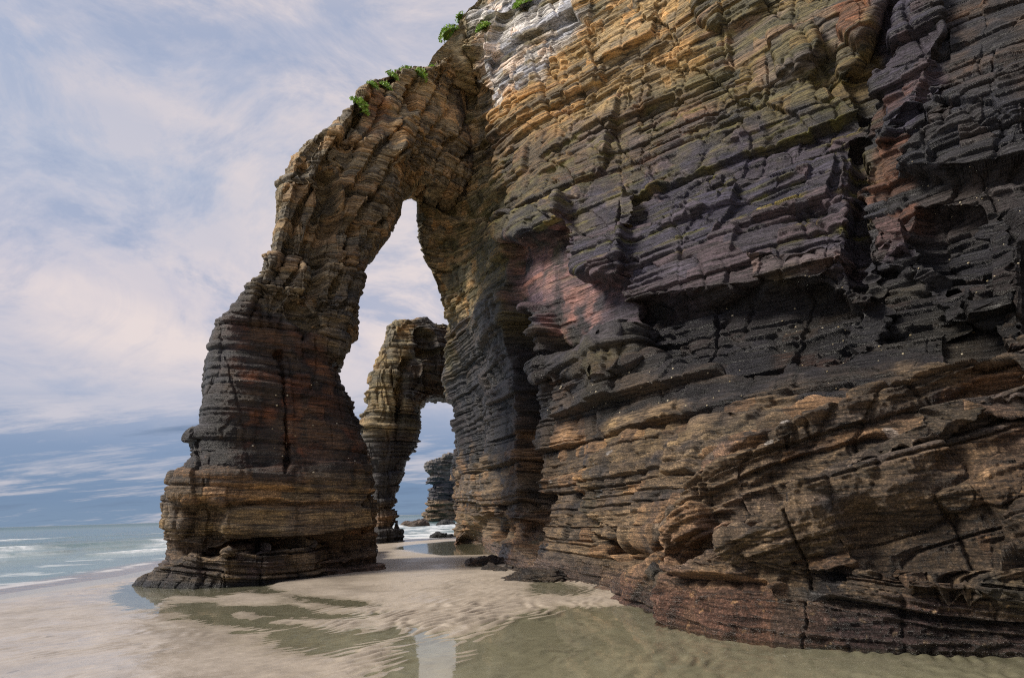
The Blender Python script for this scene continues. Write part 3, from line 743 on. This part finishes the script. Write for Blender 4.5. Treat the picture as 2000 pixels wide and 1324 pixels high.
# ================================================================== SAND, SEA, POOLS
shore = [(-16, -80), (-15.6, 0), (-15.3, 19.6), (-15.1, 22.6), (-16.4, 30.2), (-13.2, 38), (-9.4, 44.7), (-7.5, 49), (-5.0, 51.5), (6, 60), (60, 110), (60, 4000), (-4000, 4000), (-4000, -80)]
def G2p(l): return [tuple(gnd(a, b)[:2]) for a, b in l]
pools = [
 G2p([(200,1160),(228,1147),(262,1138),(700,1095),(715,1108),(640,1128),(545,1140),(525,1146),(560,1160),(640,1166),(610,1170),(500,1150),(400,1164),(345,1160),(318,1166),(298,1186),(268,1186),(245,1176)]),
 G2p([(350,1178),(430,1174),(475,1188),(455,1200),(525,1217),(600,1222),(640,1230),(560,1234),(500,1222),(420,1216),(360,1196),(316,1194)]),
 G2p([(525,1232),(600,1222),(700,1232),(800,1222),(815,1240),(760,1256),(700,1264),(640,1276),(560,1262)]),
 G2p([(552,1156),(640,1164),(712,1170),(722,1182),(640,1182),(575,1170)]),
 G2p([(455,1186),(560,1180),(640,1196),(724,1200),(720,1210),(620,1206),(500,1200)]),
 G2p([(688,1149),(745,1151),(752,1156),(700,1156)]),
 G2p([(780,1240),(850,1236),(900,1246),(880,1340),(770,1340),(800,1300),(770,1276)]),
 G2p([(890,1256),(960,1222),(1020,1192),(1080,1180),(1180,1180),(1300,1176),(1500,1200),(2300,1240),(2600,1420),(780,1420),(840,1320),(890,1290)]),
 G2p([(1015,1150),(1040,1132),(1080,1124),(1160,1150),(1140,1160),(1060,1162),(1030,1158)]),
 G2p([(775,1068),(820,1062),(885,1056),(965,1062),(965,1082),(870,1084),(810,1076)]),
 G2p([(862,1106),(905,1096),(970,1090),(980,1104),(940,1112),(880,1112)]),
]
def sand_fields(x, y):
    P = np.stack([x, y, np.zeros_like(x)], 1).astype(np.float32)
    off = sdpoly(x, y, shore)
    sxq, _ = image_px(P)
    wob = fbm(P, .35, 3, 401.) * .45 + fbm(P, 1.2, 2, 405.) * .12
    R = np.hypot(x, y)
    sd = np.full(x.shape, -99, np.float32)
    for p in pools: sd = np.maximum(sd, sdpoly(x, y, p))
    kd = np.clip(R / 14, .45, 2.2)
    sdn = sd + wob * np.clip(R / 12, .5, 1.6) * .55 + .16 * sstep(1000, 800, sxq)
    h = np.where(sdn > 0, -.055 * (1 - np.exp(-sdn / .9)), .045 * (1 - np.exp(sdn / (1.1 * kd))))
    h = h + .010 * fbm(P, .8, 3, 411.)
    # ripples
    ph = (x * .74 - y * .67) / .20 + 1.6 * fbm(P, .55, 2, 421.) + .35 * fbm(P, 2.2, 2, 423.)
    ph = ph + .45 * fbm(P, 1.5, 2, 427.)
    rip = np.sin(2 * PI * ph) * (.55 + .6 * fbm(P, 2.4, 1, 428.)) + .35 * np.sin(2 * PI * ((x * .95 - y * .30) / .34 + 1.1 * fbm(P, 1.1, 2, 429.))); rip = np.clip(rip, -1, 1); rip = np.where(rip > 0, rip ** .7 * 1.0, -np.abs(rip) ** 1.2)
    sxg, syg = image_px(P)
    smooth = sstep(-30, 30, sdpoly(sxg, syg, [(500,1140),(560,1112),(700,1085),(760,1050),(1000,1050),(1010,1135),(860,1150),(700,1165),(560,1150)]))
    left = sstep(800, 500, sxg)
    amp = .029 * (1 - smooth * .93) * (1 - .62 * left) * (.45 + .75 * sstep(-.4, .5, fbm(P, .5, 2, 431.))) * sstep(40, 20, R)
    amp = amp * np.where(sdn > .1, .8, 1)
    h = h + rip * amp
    h = h + .010 * np.where(sdn > 0, .35, 1) * fbm(P, 3.2, 3, 441.) * (1 - smooth * .6) + .030 * left * np.minimum(0, fbm(P, 1.6, 2, 451.) + .25)
    # dome of smooth sand next to the leg
    dm = sstep(-40, 25, sdpoly(sxg, syg, [(545,1138),(620,1112),(740,1106),(900,1108),(1010,1124),(960,1142),(760,1146),(600,1150)]))
    h = h + .05 * dm
    # rise before the water line, then slope under the sea
    near = np.exp(-np.abs(off + 4.2) / 1.0)
    h = h + .02 * near * (off < 0)
    h = np.where(off > -3.6, np.minimum(h, .02 - .03 * (off + 3.5)), h)
    h = np.maximum(h, -3.0) + 0
    return h, sdn, off, sxg, syg, P
ang = np.concatenate([np.linspace(-180, -46, 60, endpoint=False), np.linspace(-46, 44, 1100, endpoint=False), np.linspace(44, 180, 60)])
rad = np.concatenate([np.linspace(.05, 5.5, 30, endpoint=False), np.geomspace(5.5, 62, 1000, endpoint=False), np.geomspace(62, 6000, 40)])
Rg, Ag = np.meshgrid(rad, np.radians(ang), indexing='ij')
x = (Rg * np.sin(Ag)).reshape(-1); y = (Rg * np.cos(Ag)).reshape(-1)
h, sdn, off, sxg, syg, Ps = sand_fields(x, y)
inland = (x > 30) | (y < -30)
wetp = np.clip(sstep(.30, -.25, -sdn - .25), 0, 1)
wet = np.clip(np.maximum(sstep(.02, -.012, h), sstep(-3.0, -.3, off)), 0, 1)
left = sstep(900, 300, sxg)
nsd = fbm(Ps, .6, 3, 461.)
damp = np.clip(np.maximum(wet, .30 + .45 * left + .45 * nsd), 0, 1)
dry = np.array([.43, .366, .29]); wetc = np.array([.40, .345, .255])
cs = dry + (wetc - dry) * (wet * .85)[:, None]
cs = cs * (1 - .10 * damp)[:, None]
cs[:, 2] *= 1 + .07 * left; cs[:, 1] *= 1 + .02 * left
cs = cs * (1 + .10 * nsd + .06 * fbm(Ps, 4., 3, 471.))[:, None]
scr = (fbm(Ps, 3.3, 2, 481.) > .80) & (fbm(Ps, .4, 1, 483.) > -.1)
mot = fbm(Ps, 1.3, 3, 491.); cs = cs * (1 - .16 * sstep(.0, .6, mot))[:, None]
cs = np.where(scr[:, None] & (R_ := (np.hypot(x, y) < 30))[:, None], cs * .72, cs)
rs = .56 - .40 * damp - .12 * wetp
colS = np.concatenate([cs, np.clip(rs, .10, .7)[:, None]], 1)
def sand_material():
    m, nt, nd, L = newmat('sand')
    out = N(nt, 'ShaderNodeOutputMaterial'); b = N(nt, 'ShaderNodeBsdfPrincipled'); L.new(b.outputs[0], out.inputs[0])
    a = N(nt, 'ShaderNodeVertexColor', layer_name='Col'); geo = N(nt, 'ShaderNodeNewGeometry')
    n1 = N(nt, 'ShaderNodeTexNoise', i_Scale=7.0, i_Detail=9.0, i_Roughness=.75); L.new(geo.outputs['Position'], n1.inputs['Vector'])
    mr = N(nt, 'ShaderNodeMapRange'); mr.inputs[1].default_value = .3; mr.inputs[2].default_value = .7
    mr.inputs[3].default_value = .86; mr.inputs[4].default_value = 1.14; L.new(n1.outputs[0], mr.inputs[0])
    mx = N(nt, 'ShaderNodeVectorMath', operation='SCALE'); L.new(a.outputs[0], mx.inputs[0]); L.new(mr.outputs[0], mx.inputs['Scale'])
    L.new(mx.outputs[0], b.inputs['Base Color']); L.new(a.outputs['Alpha'], b.inputs['Roughness'])
    bp = N(nt, 'ShaderNodeBump', i_Strength=.35, i_Distance=.02); L.new(n1.outputs[0], bp.inputs['Height']); L.new(bp.outputs[0], b.inputs['Normal'])
    b.inputs['Specular IOR Level'].default_value = .8
    return m
SAND = sand_material()
sand = mesh_grid('sand', np.stack([x, y, h], 1).reshape(len(rad), len(ang), 3), SAND, colS)
tag(sand, 'rippled pale beach sand with shallow pools', 'sand', kind='structure')

def water_material(name, tint, bump, scale, rough=.02):
    m, nt, nd, L = newmat(name)
    out = N(nt, 'ShaderNodeOutputMaterial'); tr = N(nt, 'ShaderNodeBsdfTransparent'); gl = N(nt, 'ShaderNodeBsdfGlossy')
    tr.inputs[0].default_value = (*tint, 1); gl.inputs['Roughness'].default_value = rough
    fr = N(nt, 'ShaderNodeFresnel', i_IOR=1.36); mx = N(nt, 'ShaderNodeMixShader')
    geo = N(nt, 'ShaderNodeNewGeometry'); mp = N(nt, 'ShaderNodeMapping'); mp.inputs['Scale'].default_value = (.6, 1, 1)
    L.new(geo.outputs['Position'], mp.inputs['Vector'])
    n1 = N(nt, 'ShaderNodeTexNoise', i_Scale=scale, i_Detail=3.0); L.new(mp.outputs[0], n1.inputs['Vector'])
    bp = N(nt, 'ShaderNodeBump', i_Strength=bump, i_Distance=.02); L.new(n1.outputs[0], bp.inputs['Height'])
    L.new(bp.outputs[0], gl.inputs['Normal'])
    dt = N(nt, 'ShaderNodeVectorMath', operation='DOT_PRODUCT'); L.new(bp.outputs[0], dt.inputs[0]); L.new(geo.outputs['Incoming'], dt.inputs[1])
    ab = N(nt, 'ShaderNodeMath', operation='ABSOLUTE'); L.new(dt.outputs['Value'], ab.inputs[0])
    iv = N(nt, 'ShaderNodeMath', operation='SUBTRACT'); iv.inputs[0].default_value = 1.0; L.new(ab.outputs[0], iv.inputs[1])
    po = N(nt, 'ShaderNodeMath', operation='POWER'); L.new(iv.outputs[0], po.inputs[0]); po.inputs[1].default_value = 5.0
    fz = N(nt, 'ShaderNodeMath', operation='MULTIPLY_ADD'); L.new(po.outputs[0], fz.inputs[0]); fz.inputs[1].default_value = .98; fz.inputs[2].default_value = .02
    nd.remove(fr); L.new(fz.outputs[0], mx.inputs[0]); L.new(tr.outputs[0], mx.inputs[1]); L.new(gl.outputs[0], mx.inputs[2]); L.new(mx.outputs[0], out.inputs[0])
    return m
POOL = water_material('pool_water', (.89, .93, .87), .05, 5.0)
bmv = [(-12.2, 4), (-12.2, 19.6), (-12.2, 23.6), (-12.6, 30), (-10.2, 36), (-7.4, 41), (-5.0, 45), (-3.0, 47), (14, 50), (14, -6), (-12.2, -6)]
me = bpy.data.meshes.new('pool_water'); me.from_pydata([(a, b, -.006) for a, b in bmv], [], [list(range(len(bmv)))[::-1]]); me.update()
me.materials.append(POOL)
if me.polygons[0].normal.z < 0: me.flip_normals()
pw = bpy.data.objects.new('pool_water', me); C.objects.link(pw)
tag(pw, 'still shallow sea water lying in the hollows of the sand', 'water', kind='structure')

# sea: polar sheet from the water line to the horizon, swells rolling in, foam
ang = np.radians(np.concatenate([np.linspace(-120, -44, 60, endpoint=False), np.linspace(-44, 2, 560, endpoint=False), np.linspace(2, 70, 40)]))
rad = np.concatenate([np.geomspace(16, 160, 620, endpoint=False), np.geomspace(160, 9000, 120)])
Rg, Ag = np.meshgrid(rad, ang, indexing='ij')
x = (Rg * np.sin(Ag)).reshape(-1); y = (Rg * np.cos(Ag)).reshape(-1)
P = np.stack([x, y, np.zeros_like(x)], 1).astype(np.float32); R = np.hypot(x, y)
off = sdpoly(x, y, shore)
wv = off + 2.6 * fbm(P, .05, 2, 501.) + .7 * fbm(P, .25, 2, 503.)
hs = np.zeros_like(x) ; foam = np.zeros_like(x)
nfo = fbm(P, .9, 4, 511.); nla = fbm(P, .10, 2, 513.); nst = fbm(P, .35, 3, 517.)
for k_, (w0, a0, wd) in enumerate([(5.5, .05, .7), (11, .14, 1.0), (18.5, .25, 1.0), (30, .30, 1.3), (46, .26, 1.6), (66, .22, 2.0)]):
    dlt = (wv - w0) / wd
    crest = np.exp(-dlt ** 2 * np.where(dlt < 0, 2.2, .7))
    act = sstep(-.35, .25, vnoise(P[:, 0] * .06 + 9 * k_, P[:, 1] * .06, P[:, 2] + k_ * 7.3) + (.1 if k_ < 4 else -.25))
    hs += a0 * crest * (.45 + .55 * act)
    fo = sstep(1.0, -.1, dlt) * sstep(-2.6, -.3, dlt) * sstep(.35, .9, act) * sstep(-.25, .25, fbm(P, .16, 3, 541. + 9 * k_))
    foam = np.maximum(foam, fo * sstep(-.35, .15, nfo + .45 * (dlt > -1.6) * (dlt < .4)))
hs += .05 * sstep(8, 30, off) * fbm(P, .5, 3, 521.) * np.clip(1 - R / 500, 0, 1)
hs += .16 * sstep(20, 60, off) * fbm(P, .12, 3, 523.) * np.clip(1 - R / 1500, .0, 1)
foam = foam * (.55 + .45 * sstep(-.3, .3, fbm(P, 3.2, 3, 551.)))
foam = np.maximum(foam * .95, sstep(.15, .6, nfo + .4 * nst) * sstep(16, 5, off) * .45)
foam = np.maximum(foam, sstep(.5, .15, np.abs(off - .55 - .5 * nla * 2)) * .5 * sstep(-.3, .2, nfo))
surf = sstep(-.36, -.26, x / np.maximum(y, 1)) * sstep(150, 60, R)
foam = np.maximum(foam, surf * sstep(-.55, .15, nfo + .3 * nst) * .9)
hs = hs * sstep(-1, 5, off) - .045
hs = np.where(off < -3.6, -.35, hs)
deep = sstep(4, 60, off)
ca = np.array([.15, .22, .225]); cb = np.array([.05, .125, .14])
cw = ca + (cb - ca) * deep[:, None]; cw = mixc(cw, np.array([.020, .085, .105]), sstep(120, 900, R))
cw = cw * (1 + .18 * fbm(P, .22, 3, 531.))[:, None]
cw = mixc(cw, np.array([.24, .20, .18]), sstep(1.6, .2, off)); cw = mixc(cw, np.array([.72, .74, .75]), foam)
rw = .10 + .45 * foam + .22 * sstep(100, 600, R)
colW = np.concatenate([cw, rw[:, None]], 1)
def sea_material():
    m, nt, nd, L = newmat('sea_water')
    out = N(nt, 'ShaderNodeOutputMaterial'); b = N(nt, 'ShaderNodeBsdfPrincipled'); L.new(b.outputs[0], out.inputs[0])
    a = N(nt, 'ShaderNodeVertexColor', layer_name='Col'); geo = N(nt, 'ShaderNodeNewGeometry')
    L.new(a.outputs[0], b.inputs['Base Color']); L.new(a.outputs['Alpha'], b.inputs['Roughness'])
    mp = N(nt, 'ShaderNodeMapping'); mp.inputs['Scale'].default_value = (.5, 1, 1); L.new(geo.outputs['Position'], mp.inputs['Vector'])
    n1 = N(nt, 'ShaderNodeTexNoise', i_Scale=1.3, i_Detail=6.0, i_Roughness=.6); L.new(mp.outputs[0], n1.inputs['Vector'])
    bp = N(nt, 'ShaderNodeBump', i_Strength=.7, i_Distance=.25); L.new(n1.outputs[0], bp.inputs['Height']); L.new(bp.outputs[0], b.inputs['Normal'])
    b.inputs['IOR'].default_value = 1.33
    return m
SEA = sea_material()
sea = mesh_grid('sea', np.stack([x, y, hs], 1).reshape(len(rad), len(ang), 3), SEA, colW)
tag(sea, 'grey green sea with low breaking waves reaching the horizon', 'sea', kind='structure')

# ================================================================== PLANTS
def leaf_material():
    m, nt, nd, L = newmat('leaves')
    out = N(nt, 'ShaderNodeOutputMaterial'); b = N(nt, 'ShaderNodeBsdfPrincipled'); L.new(b.outputs[0], out.inputs[0])
    a = N(nt, 'ShaderNodeVertexColor', layer_name='Col'); L.new(a.outputs[0], b.inputs['Base Color']); b.inputs['Roughness'].default_value = .5
    return m
LEAF = leaf_material()
def nearest(Gx, SX, SY, px, py):
    q = (SX - px) ** 2 + (SY - py) ** 2
    vis = (Gx[..., 1] > 3) & (np.linalg.norm(Gx - CAM, axis=2) < 60)
    q = np.where(vis, q, 1e12)
    i = np.unravel_index(np.argmin(q), q.shape); return i
def plant(px, py, size, src, label, n=240, kind='samphire'):
    size *= 1.35; n = int(n * 1.5)
    Gx, SX, SY, NN = src; i = nearest(Gx, SX, SY, px, py); p = Gx[i]; nr = NN[i]
    up = nr * .7 + np.array([0, 0, .8]); up /= np.linalg.norm(up)
    v, f, cl = [], [], []
    for s in range(n):
        a = random.uniform(0, 2 * PI); r = size * math.sqrt(random.random()); 
        t1 = np.cross(up, [1, 0, 0.]); t1 /= np.linalg.norm(t1); t2 = np.cross(up, t1)
        hgt = size * .55 * (1 - (r / size) ** 2) * random.uniform(.4, 1.1)
        c0 = (t1 * math.cos(a) + t2 * math.sin(a)) * r + up * hgt
        c0 = c0 - np.array([0, 0, .25 * r])
        d1 = np.array([random.gauss(0, 1) for _ in range(3)]) + up * .9; d1 /= np.linalg.norm(d1)
        d2 = np.cross(d1, [random.gauss(0, 1) for _ in range(3)]); d2 /= np.linalg.norm(d2) + 1e-6
        l = size * random.uniform(.16, .34); w = l * random.uniform(.22, .4)
        k = len(v); m_ = np.cross(d1, d2) * w * .3
        v += [c0, c0 + d1 * l * .5 + d2 * w + m_, c0 + d1 * l, c0 + d1 * l * .5 - d2 * w + m_]
        f.append((k, k + 1, k + 2, k + 3))
        g = random.uniform(.55, 1.35); cc_ = (.27 * g, .46 * g, .05 * g)
        if random.random() < .12: cc_ = (.26 * g, .24 * g, .05 * g)
        cl += [cc_] * 4
    k0 = len(v); nr_, ns_c = 7, 18
    for a in range(nr_):
        for b in range(ns_c):
            q = a / (nr_ - 1) * PI / 2; t = b / ns_c * 2 * PI; rr_ = size * .74 * math.cos(q) * (1 + .18 * math.sin(3 * t + px) + .1 * math.sin(7 * t)); z_ = size * .34 * math.sin(q)
            v.append((t1 * math.cos(t) + t2 * math.sin(t)) * rr_ + up * z_ - np.array([0, 0, .25 * rr_])); cl.append((.13, .24, .035))
    for a in range(nr_ - 1):
        for b in range(ns_c): f.append((k0 + a * ns_c + b, k0 + a * ns_c + (b + 1) % ns_c, k0 + (a + 1) * ns_c + (b + 1) % ns_c, k0 + (a + 1) * ns_c + b))
    me = bpy.data.meshes.new('cliff_plant'); me.from_pydata([tuple(q) for q in v], [], f); me.update()
    ca_ = me.color_attributes.new('Col', 'FLOAT_COLOR', 'POINT'); ca_.data.foreach_set('color', np.array([(*q, 1) for q in cl], np.float32).reshape(-1))
    me.materials.append(LEAF)
    o = bpy.data.objects.new('cliff_plant', me); C.objects.link(o); o.location = p + nr * (.10 + size * .15) + np.array([0, 0, size * .1])
    tag(o, label, 'plant', 'green tufts growing on the rock'); return o
CLS = (CL_G, CL_sx, CL_sy, CL_N); ARS = (AR_G, AR_sx, AR_sy, AR_N)
plant(1028, 10, .42, CLS, 'bright green tuft hanging from the cliff at the very top edge of the picture', 300)
plant(957, 66, .30, CLS, 'round green tuft on the pale lichen-covered rock', 260)
plant(874, 62, .42, CLS, 'thin green tuft on the skyline of the cliff above the arch joint', 200)
plant(698, 200, .36, ARS, 'flat green tuft on the left shoulder of the big arch', 260)
plant(792, 150, .48, ARS, 'widest leafy tuft on the crown of the big arch', 340)
plant(828, 138, .34, CLS, 'green tuft where the crown of the arch meets the cliff', 240)
plant(770, 140, .26, ARS, 'dark green tuft at the highest tip of the arch crown', 160)
plant(756, 166, .26, ARS, 'small green tuft just left of the crown of the big arch', 150)
plant(814, 146, .30, ARS, 'low green tuft between the widest tuft and the joint with the cliff', 160)
plant(905, 36, .28, CLS, 'upper green tuft on the skyline of the cliff near the picture top', 140)
plant(722, 172, .22, ARS, 'small sparse tuft on the sloping back of the arch between bigger tufts', 110)

# ================================================================== LIMPETS on the dark bands
def shell_material():
    m, nt, nd, L = newmat('shell')
    out = N(nt, 'ShaderNodeOutputMaterial'); b = N(nt, 'ShaderNodeBsdfPrincipled'); L.new(b.outputs[0], out.inputs[0])
    oi = N(nt, 'ShaderNodeObjectInfo'); cr_ = N(nt, 'ShaderNodeValToRGB')
    cr_.color_ramp.elements[0].color = (.32, .25, .13, 1); cr_.color_ramp.elements[1].color = (.55, .49, .36, 1)
    L.new(oi.outputs['Random'], cr_.inputs[0]); L.new(cr_.outputs[0], b.inputs['Base Color']); b.inputs['Roughness'].default_value = .6
    return m
v = [(0, 0, .55)]; f = []
for k_, (r_, z_) in enumerate([(.35, .42), (.75, .15), (1.0, -.15)]):
    for a in range(10):
        t = a * PI / 5; q = r_ * (1 + .06 * math.cos(5 * t)); v.append((q * math.cos(t), .85 * q * math.sin(t), z_))
for a in range(10):
    b_ = (a + 1) % 10; f.append((0, 1 + a, 1 + b_))
    for k_ in (0, 1): f.append((1 + k_ * 10 + a, 11 + k_ * 10 + a, 11 + k_ * 10 + b_, 1 + k_ * 10 + b_))
lm = bpy.data.meshes.new('limpet'); lm.from_pydata(v, [], f); lm.update(); lm.materials.append(shell_material())
from mathutils import Vector
def scatter(src, poly, n, seed, label, group):
    Gx, SX, SY, NN = src; r = np.random.default_rng(seed)
    xs_ = [q[0] for q in poly]; ys_ = [q[1] for q in poly]; done = 0
    pts = np.stack([r.uniform(min(xs_), max(xs_), n * 6), r.uniform(min(ys_), max(ys_), n * 6)], 1)
    ins = sdpoly(pts[:, 0], pts[:, 1], poly) > 0; pts = pts[ins][:n]
    sub = (slice(None, None, 3), slice(None, None, 3)); Gs, Xs, Ys, Ns = Gx[sub], SX[sub], SY[sub], NN[sub]
    ok = (Gs[..., 1] > 3) & (Gs[..., 1] < 45); gi = np.where(ok)
    X_, Y_ = Xs[gi], Ys[gi]
    for a, b in pts:
        k_ = int(np.argmin((X_ - a) ** 2 + (Y_ - b) ** 2)); p = Gs[gi[0][k_], gi[1][k_]]; nr = Ns[gi[0][k_], gi[1][k_]]
        o = bpy.data.objects.new('limpet', lm); C.objects.link(o)
        o.location = p + nr * .008; s = random.uniform(.010, .026) * max(p[1], 9) / 13; o.scale = (s, s, s)
        o.rotation_euler = Vector(nr).to_track_quat('Z', 'Y').to_euler()
        tag(o, label, 'limpet', group)
scatter(CLS, [(1380,560),(1700,520),(1780,330),(1990,330),(1990,780),(1700,760),(1500,800),(1380,800)], 105, 5, 'tiny pale limpet stuck on the dark right half of the cliff', 'limpets dotted over the dark cliff')
scatter(CLS, [(1040,720),(1400,720),(1500,820),(1040,800)], 34, 6, 'tiny pale limpet on the black rock band above the barnacle belt', 'limpets along the black band of the cliff')
scatter(ARS, [(440,740),(680,740),(720,900),(600,930),(440,880)], 30, 8, 'tiny pale limpet on the rust-brown leg of the big arch', 'limpets on the arch leg')

# ================================================================== SKY AND LIGHT
SUN_EL, SUN_AZ = math.radians(44), math.radians(-104)      # azimuth from +Y towards +X
w = bpy.data.worlds.new('World'); SC.world = w; w.use_nodes = True; nt = w.node_tree; nt.nodes.clear(); L = nt.links
out = N(nt, 'ShaderNodeOutputWorld'); bg = N(nt, 'ShaderNodeBackground'); L.new(bg.outputs[0], out.inputs[0])
sky = N(nt, 'ShaderNodeTexSky', sky_type='NISHITA'); sky.sun_disc = False; sky.sun_elevation = SUN_EL; sky.sun_rotation = SUN_AZ
sc_ = N(nt, 'ShaderNodeVectorMath', operation='SCALE'); sc_.inputs['Scale'].default_value = 1.0; L.new(sky.outputs[0], sc_.inputs[0])
tc = N(nt, 'ShaderNodeTexCoord'); sp = N(nt, 'ShaderNodeSeparateXYZ'); L.new(tc.outputs['Generated'], sp.inputs[0])
def M(op, a, b=None, c=None, clamp=False):
    n = N(nt, 'ShaderNodeMath', operation=op); n.use_clamp = clamp
    for i, q in enumerate((a, b, c)):
        if q is None: continue
        if isinstance(q, (int, float)): n.inputs[i].default_value = q
        else: L.new(q, n.inputs[i])
    return n.outputs[0]
zz_ = M('ADD', M('MAXIMUM', sp.outputs['Z'], 0.0), .16)
cx = M('DIVIDE', sp.outputs['X'], zz_); cy = M('DIVIDE', sp.outputs['Y'], zz_)
cv = N(nt, 'ShaderNodeCombineXYZ'); L.new(cx, cv.inputs[0]); L.new(cy, cv.inputs[1])
def noise(scale, det, rough, offs, dist=0.0, vec=None, sxy=(1, 1)):
    mp = N(nt, 'ShaderNodeMapping'); mp.inputs['Location'].default_value = offs; mp.inputs['Scale'].default_value = (*sxy, 1)
    L.new(vec or cv.outputs[0], mp.inputs['Vector'])
    n = N(nt, 'ShaderNodeTexNoise', i_Scale=scale, i_Detail=det, i_Roughness=rough, i_Distortion=dist); L.new(mp.outputs[0], n.inputs['Vector'])
    return n.outputs[0]
def ramp(fac, stops):
    r = N(nt, 'ShaderNodeValToRGB'); e = r.color_ramp.elements
    while len(e) < len(stops): e.new(.5)
    for q, (p, c_) in zip(e, stops): q.position = p; q.color = (*c_, 1)
    L.new(fac, r.inputs[0]); return r.outputs[0]
def mix(f, a, b):
    n = N(nt, 'ShaderNodeMix', data_type='RGBA'); 
    if isinstance(f, (int, float)): n.inputs[0].default_value = f
    else: L.new(f, n.inputs[0])
    for i, q in ((6, a), (7, b)):
        if isinstance(q, tuple): n.inputs[i].default_value = (*q, 1)
        else: L.new(q, n.inputs[i])
    return n.outputs[2]
def s2l(r, g, b): return tuple(((q / 255 + .055) / 1.055) ** 2.4 for q in (r, g, b))
BG = .10
def dv(r, g, b): return tuple(q / BG / 1.515 for q in s2l(r, g, b))      # value as it should show at this exposure
def sb(r, g, b, k=1.0): return tuple(q * k / BG for q in s2l(r, g, b))     # divided by the background strength
el = sp.outputs['Z']
basec = ramp(el, [(0.0, dv(122,146,174)), (.035, dv(112,138,172)), (.10, dv(130,150,182)), (.17, dv(172,180,202)), (.30, dv(203,199,211)), (.45, dv(186,192,210)), (.65, dv(158,174,204)), (1.0, dv(190,196,212))])
n_big = noise(.45, 5, .55, (3.1, 1.7, 0), .6); n_med = noise(1.3, 9, .62, (7.7, 2.2, 0), .5); n_str = noise(1.5, 10, .68, (1.3, 9.2, 3), .3, None, (.35, 1.0))
zz2 = M('ADD', M('MAXIMUM', sp.outputs['Z'], 0.0), .55)
cv2 = N(nt, 'ShaderNodeCombineXYZ'); L.new(M('DIVIDE', sp.outputs['X'], zz2), cv2.inputs[0]); L.new(M('DIVIDE', sp.outputs['Y'], zz2), cv2.inputs[1]); L.new(M('MULTIPLY', sp.outputs['Z'], 1.2), cv2.inputs[2])
n_big = noise(1.15, 6, .55, (3.1, 1.7, 0), .5, cv2.outputs[0]); n_med = noise(3.6, 10, .66, (7.7, 2.2, 0), .7, cv2.outputs[0])
pale = M('MULTIPLY', M('SUBTRACT', n_big, .47), 9.0, clamp=True)
pale2 = M('MULTIPLY', M('SUBTRACT', n_med, .49), 9.0, clamp=True)
up = M('MULTIPLY', M('SUBTRACT', el, .10), 7.0, clamp=True)
m1 = M('MULTIPLY', M('MULTIPLY_ADD', pale, .75, M('MULTIPLY', pale2, .35)), up, clamp=True)
c1 = mix(M('MULTIPLY', m1, .85), basec, dv(240,224,218))
dk = M('MULTIPLY', M('SUBTRACT', .50, n_med), 8.0, clamp=True)
c2 = mix(M('MULTIPLY', M('MULTIPLY', dk, up), .65), c1, dv(152,168,198))
# banded clouds low over the sea
low = M('MULTIPLY', M('SUBTRACT', .24, el), 10.0, clamp=True)
st1 = M('MULTIPLY', M('SUBTRACT', n_str, .52), 9.0, clamp=True)
c3 = mix(M('MULTIPLY', M('MULTIPLY', st1, low), .65), c2, dv(218,210,214))
st2 = M('MULTIPLY', M('SUBTRACT', .46, n_str), 9.0, clamp=True)
c4 = mix(M('MULTIPLY', M('MULTIPLY', st2, low), .7), c3, dv(98,120,152))
ns_ = mix(.95, sc_.outputs[0], c4)                       # thin overcast over the clear sky
L.new(ns_, bg.inputs[0]); bg.inputs[1].default_value = BG
sl = bpy.data.lights.new('sun', 'SUN'); so = bpy.data.objects.new('sun', sl); C.objects.link(so)
sl.energy = 3.0; sl.angle = math.radians(16); sl.color = (1.0, .915, .80)
sd_ = Vector((math.sin(SUN_AZ) * math.cos(SUN_EL), math.cos(SUN_AZ) * math.cos(SUN_EL), math.sin(SUN_EL)))
so.rotation_euler = sd_.to_track_quat('Z', 'Y').to_euler()

SC.view_settings.view_transform = 'Standard'; SC.view_settings.look = 'None'; SC.view_settings.gamma = 1
SC.view_settings.use_curve_mapping = False; SC.view_settings.exposure = .6
SC.render.engine = 'CYCLES'; SC.cycles.max_bounces = 6; SC.cycles.transparent_max_bounces = 8
SC.cycles.use_denoising = False; SC.cycles.caustics_reflective = False; SC.cycles.caustics_refractive = False; SC.cycles.sample_clamp_indirect = 3.0; SC.cycles.filter_width = 1.15
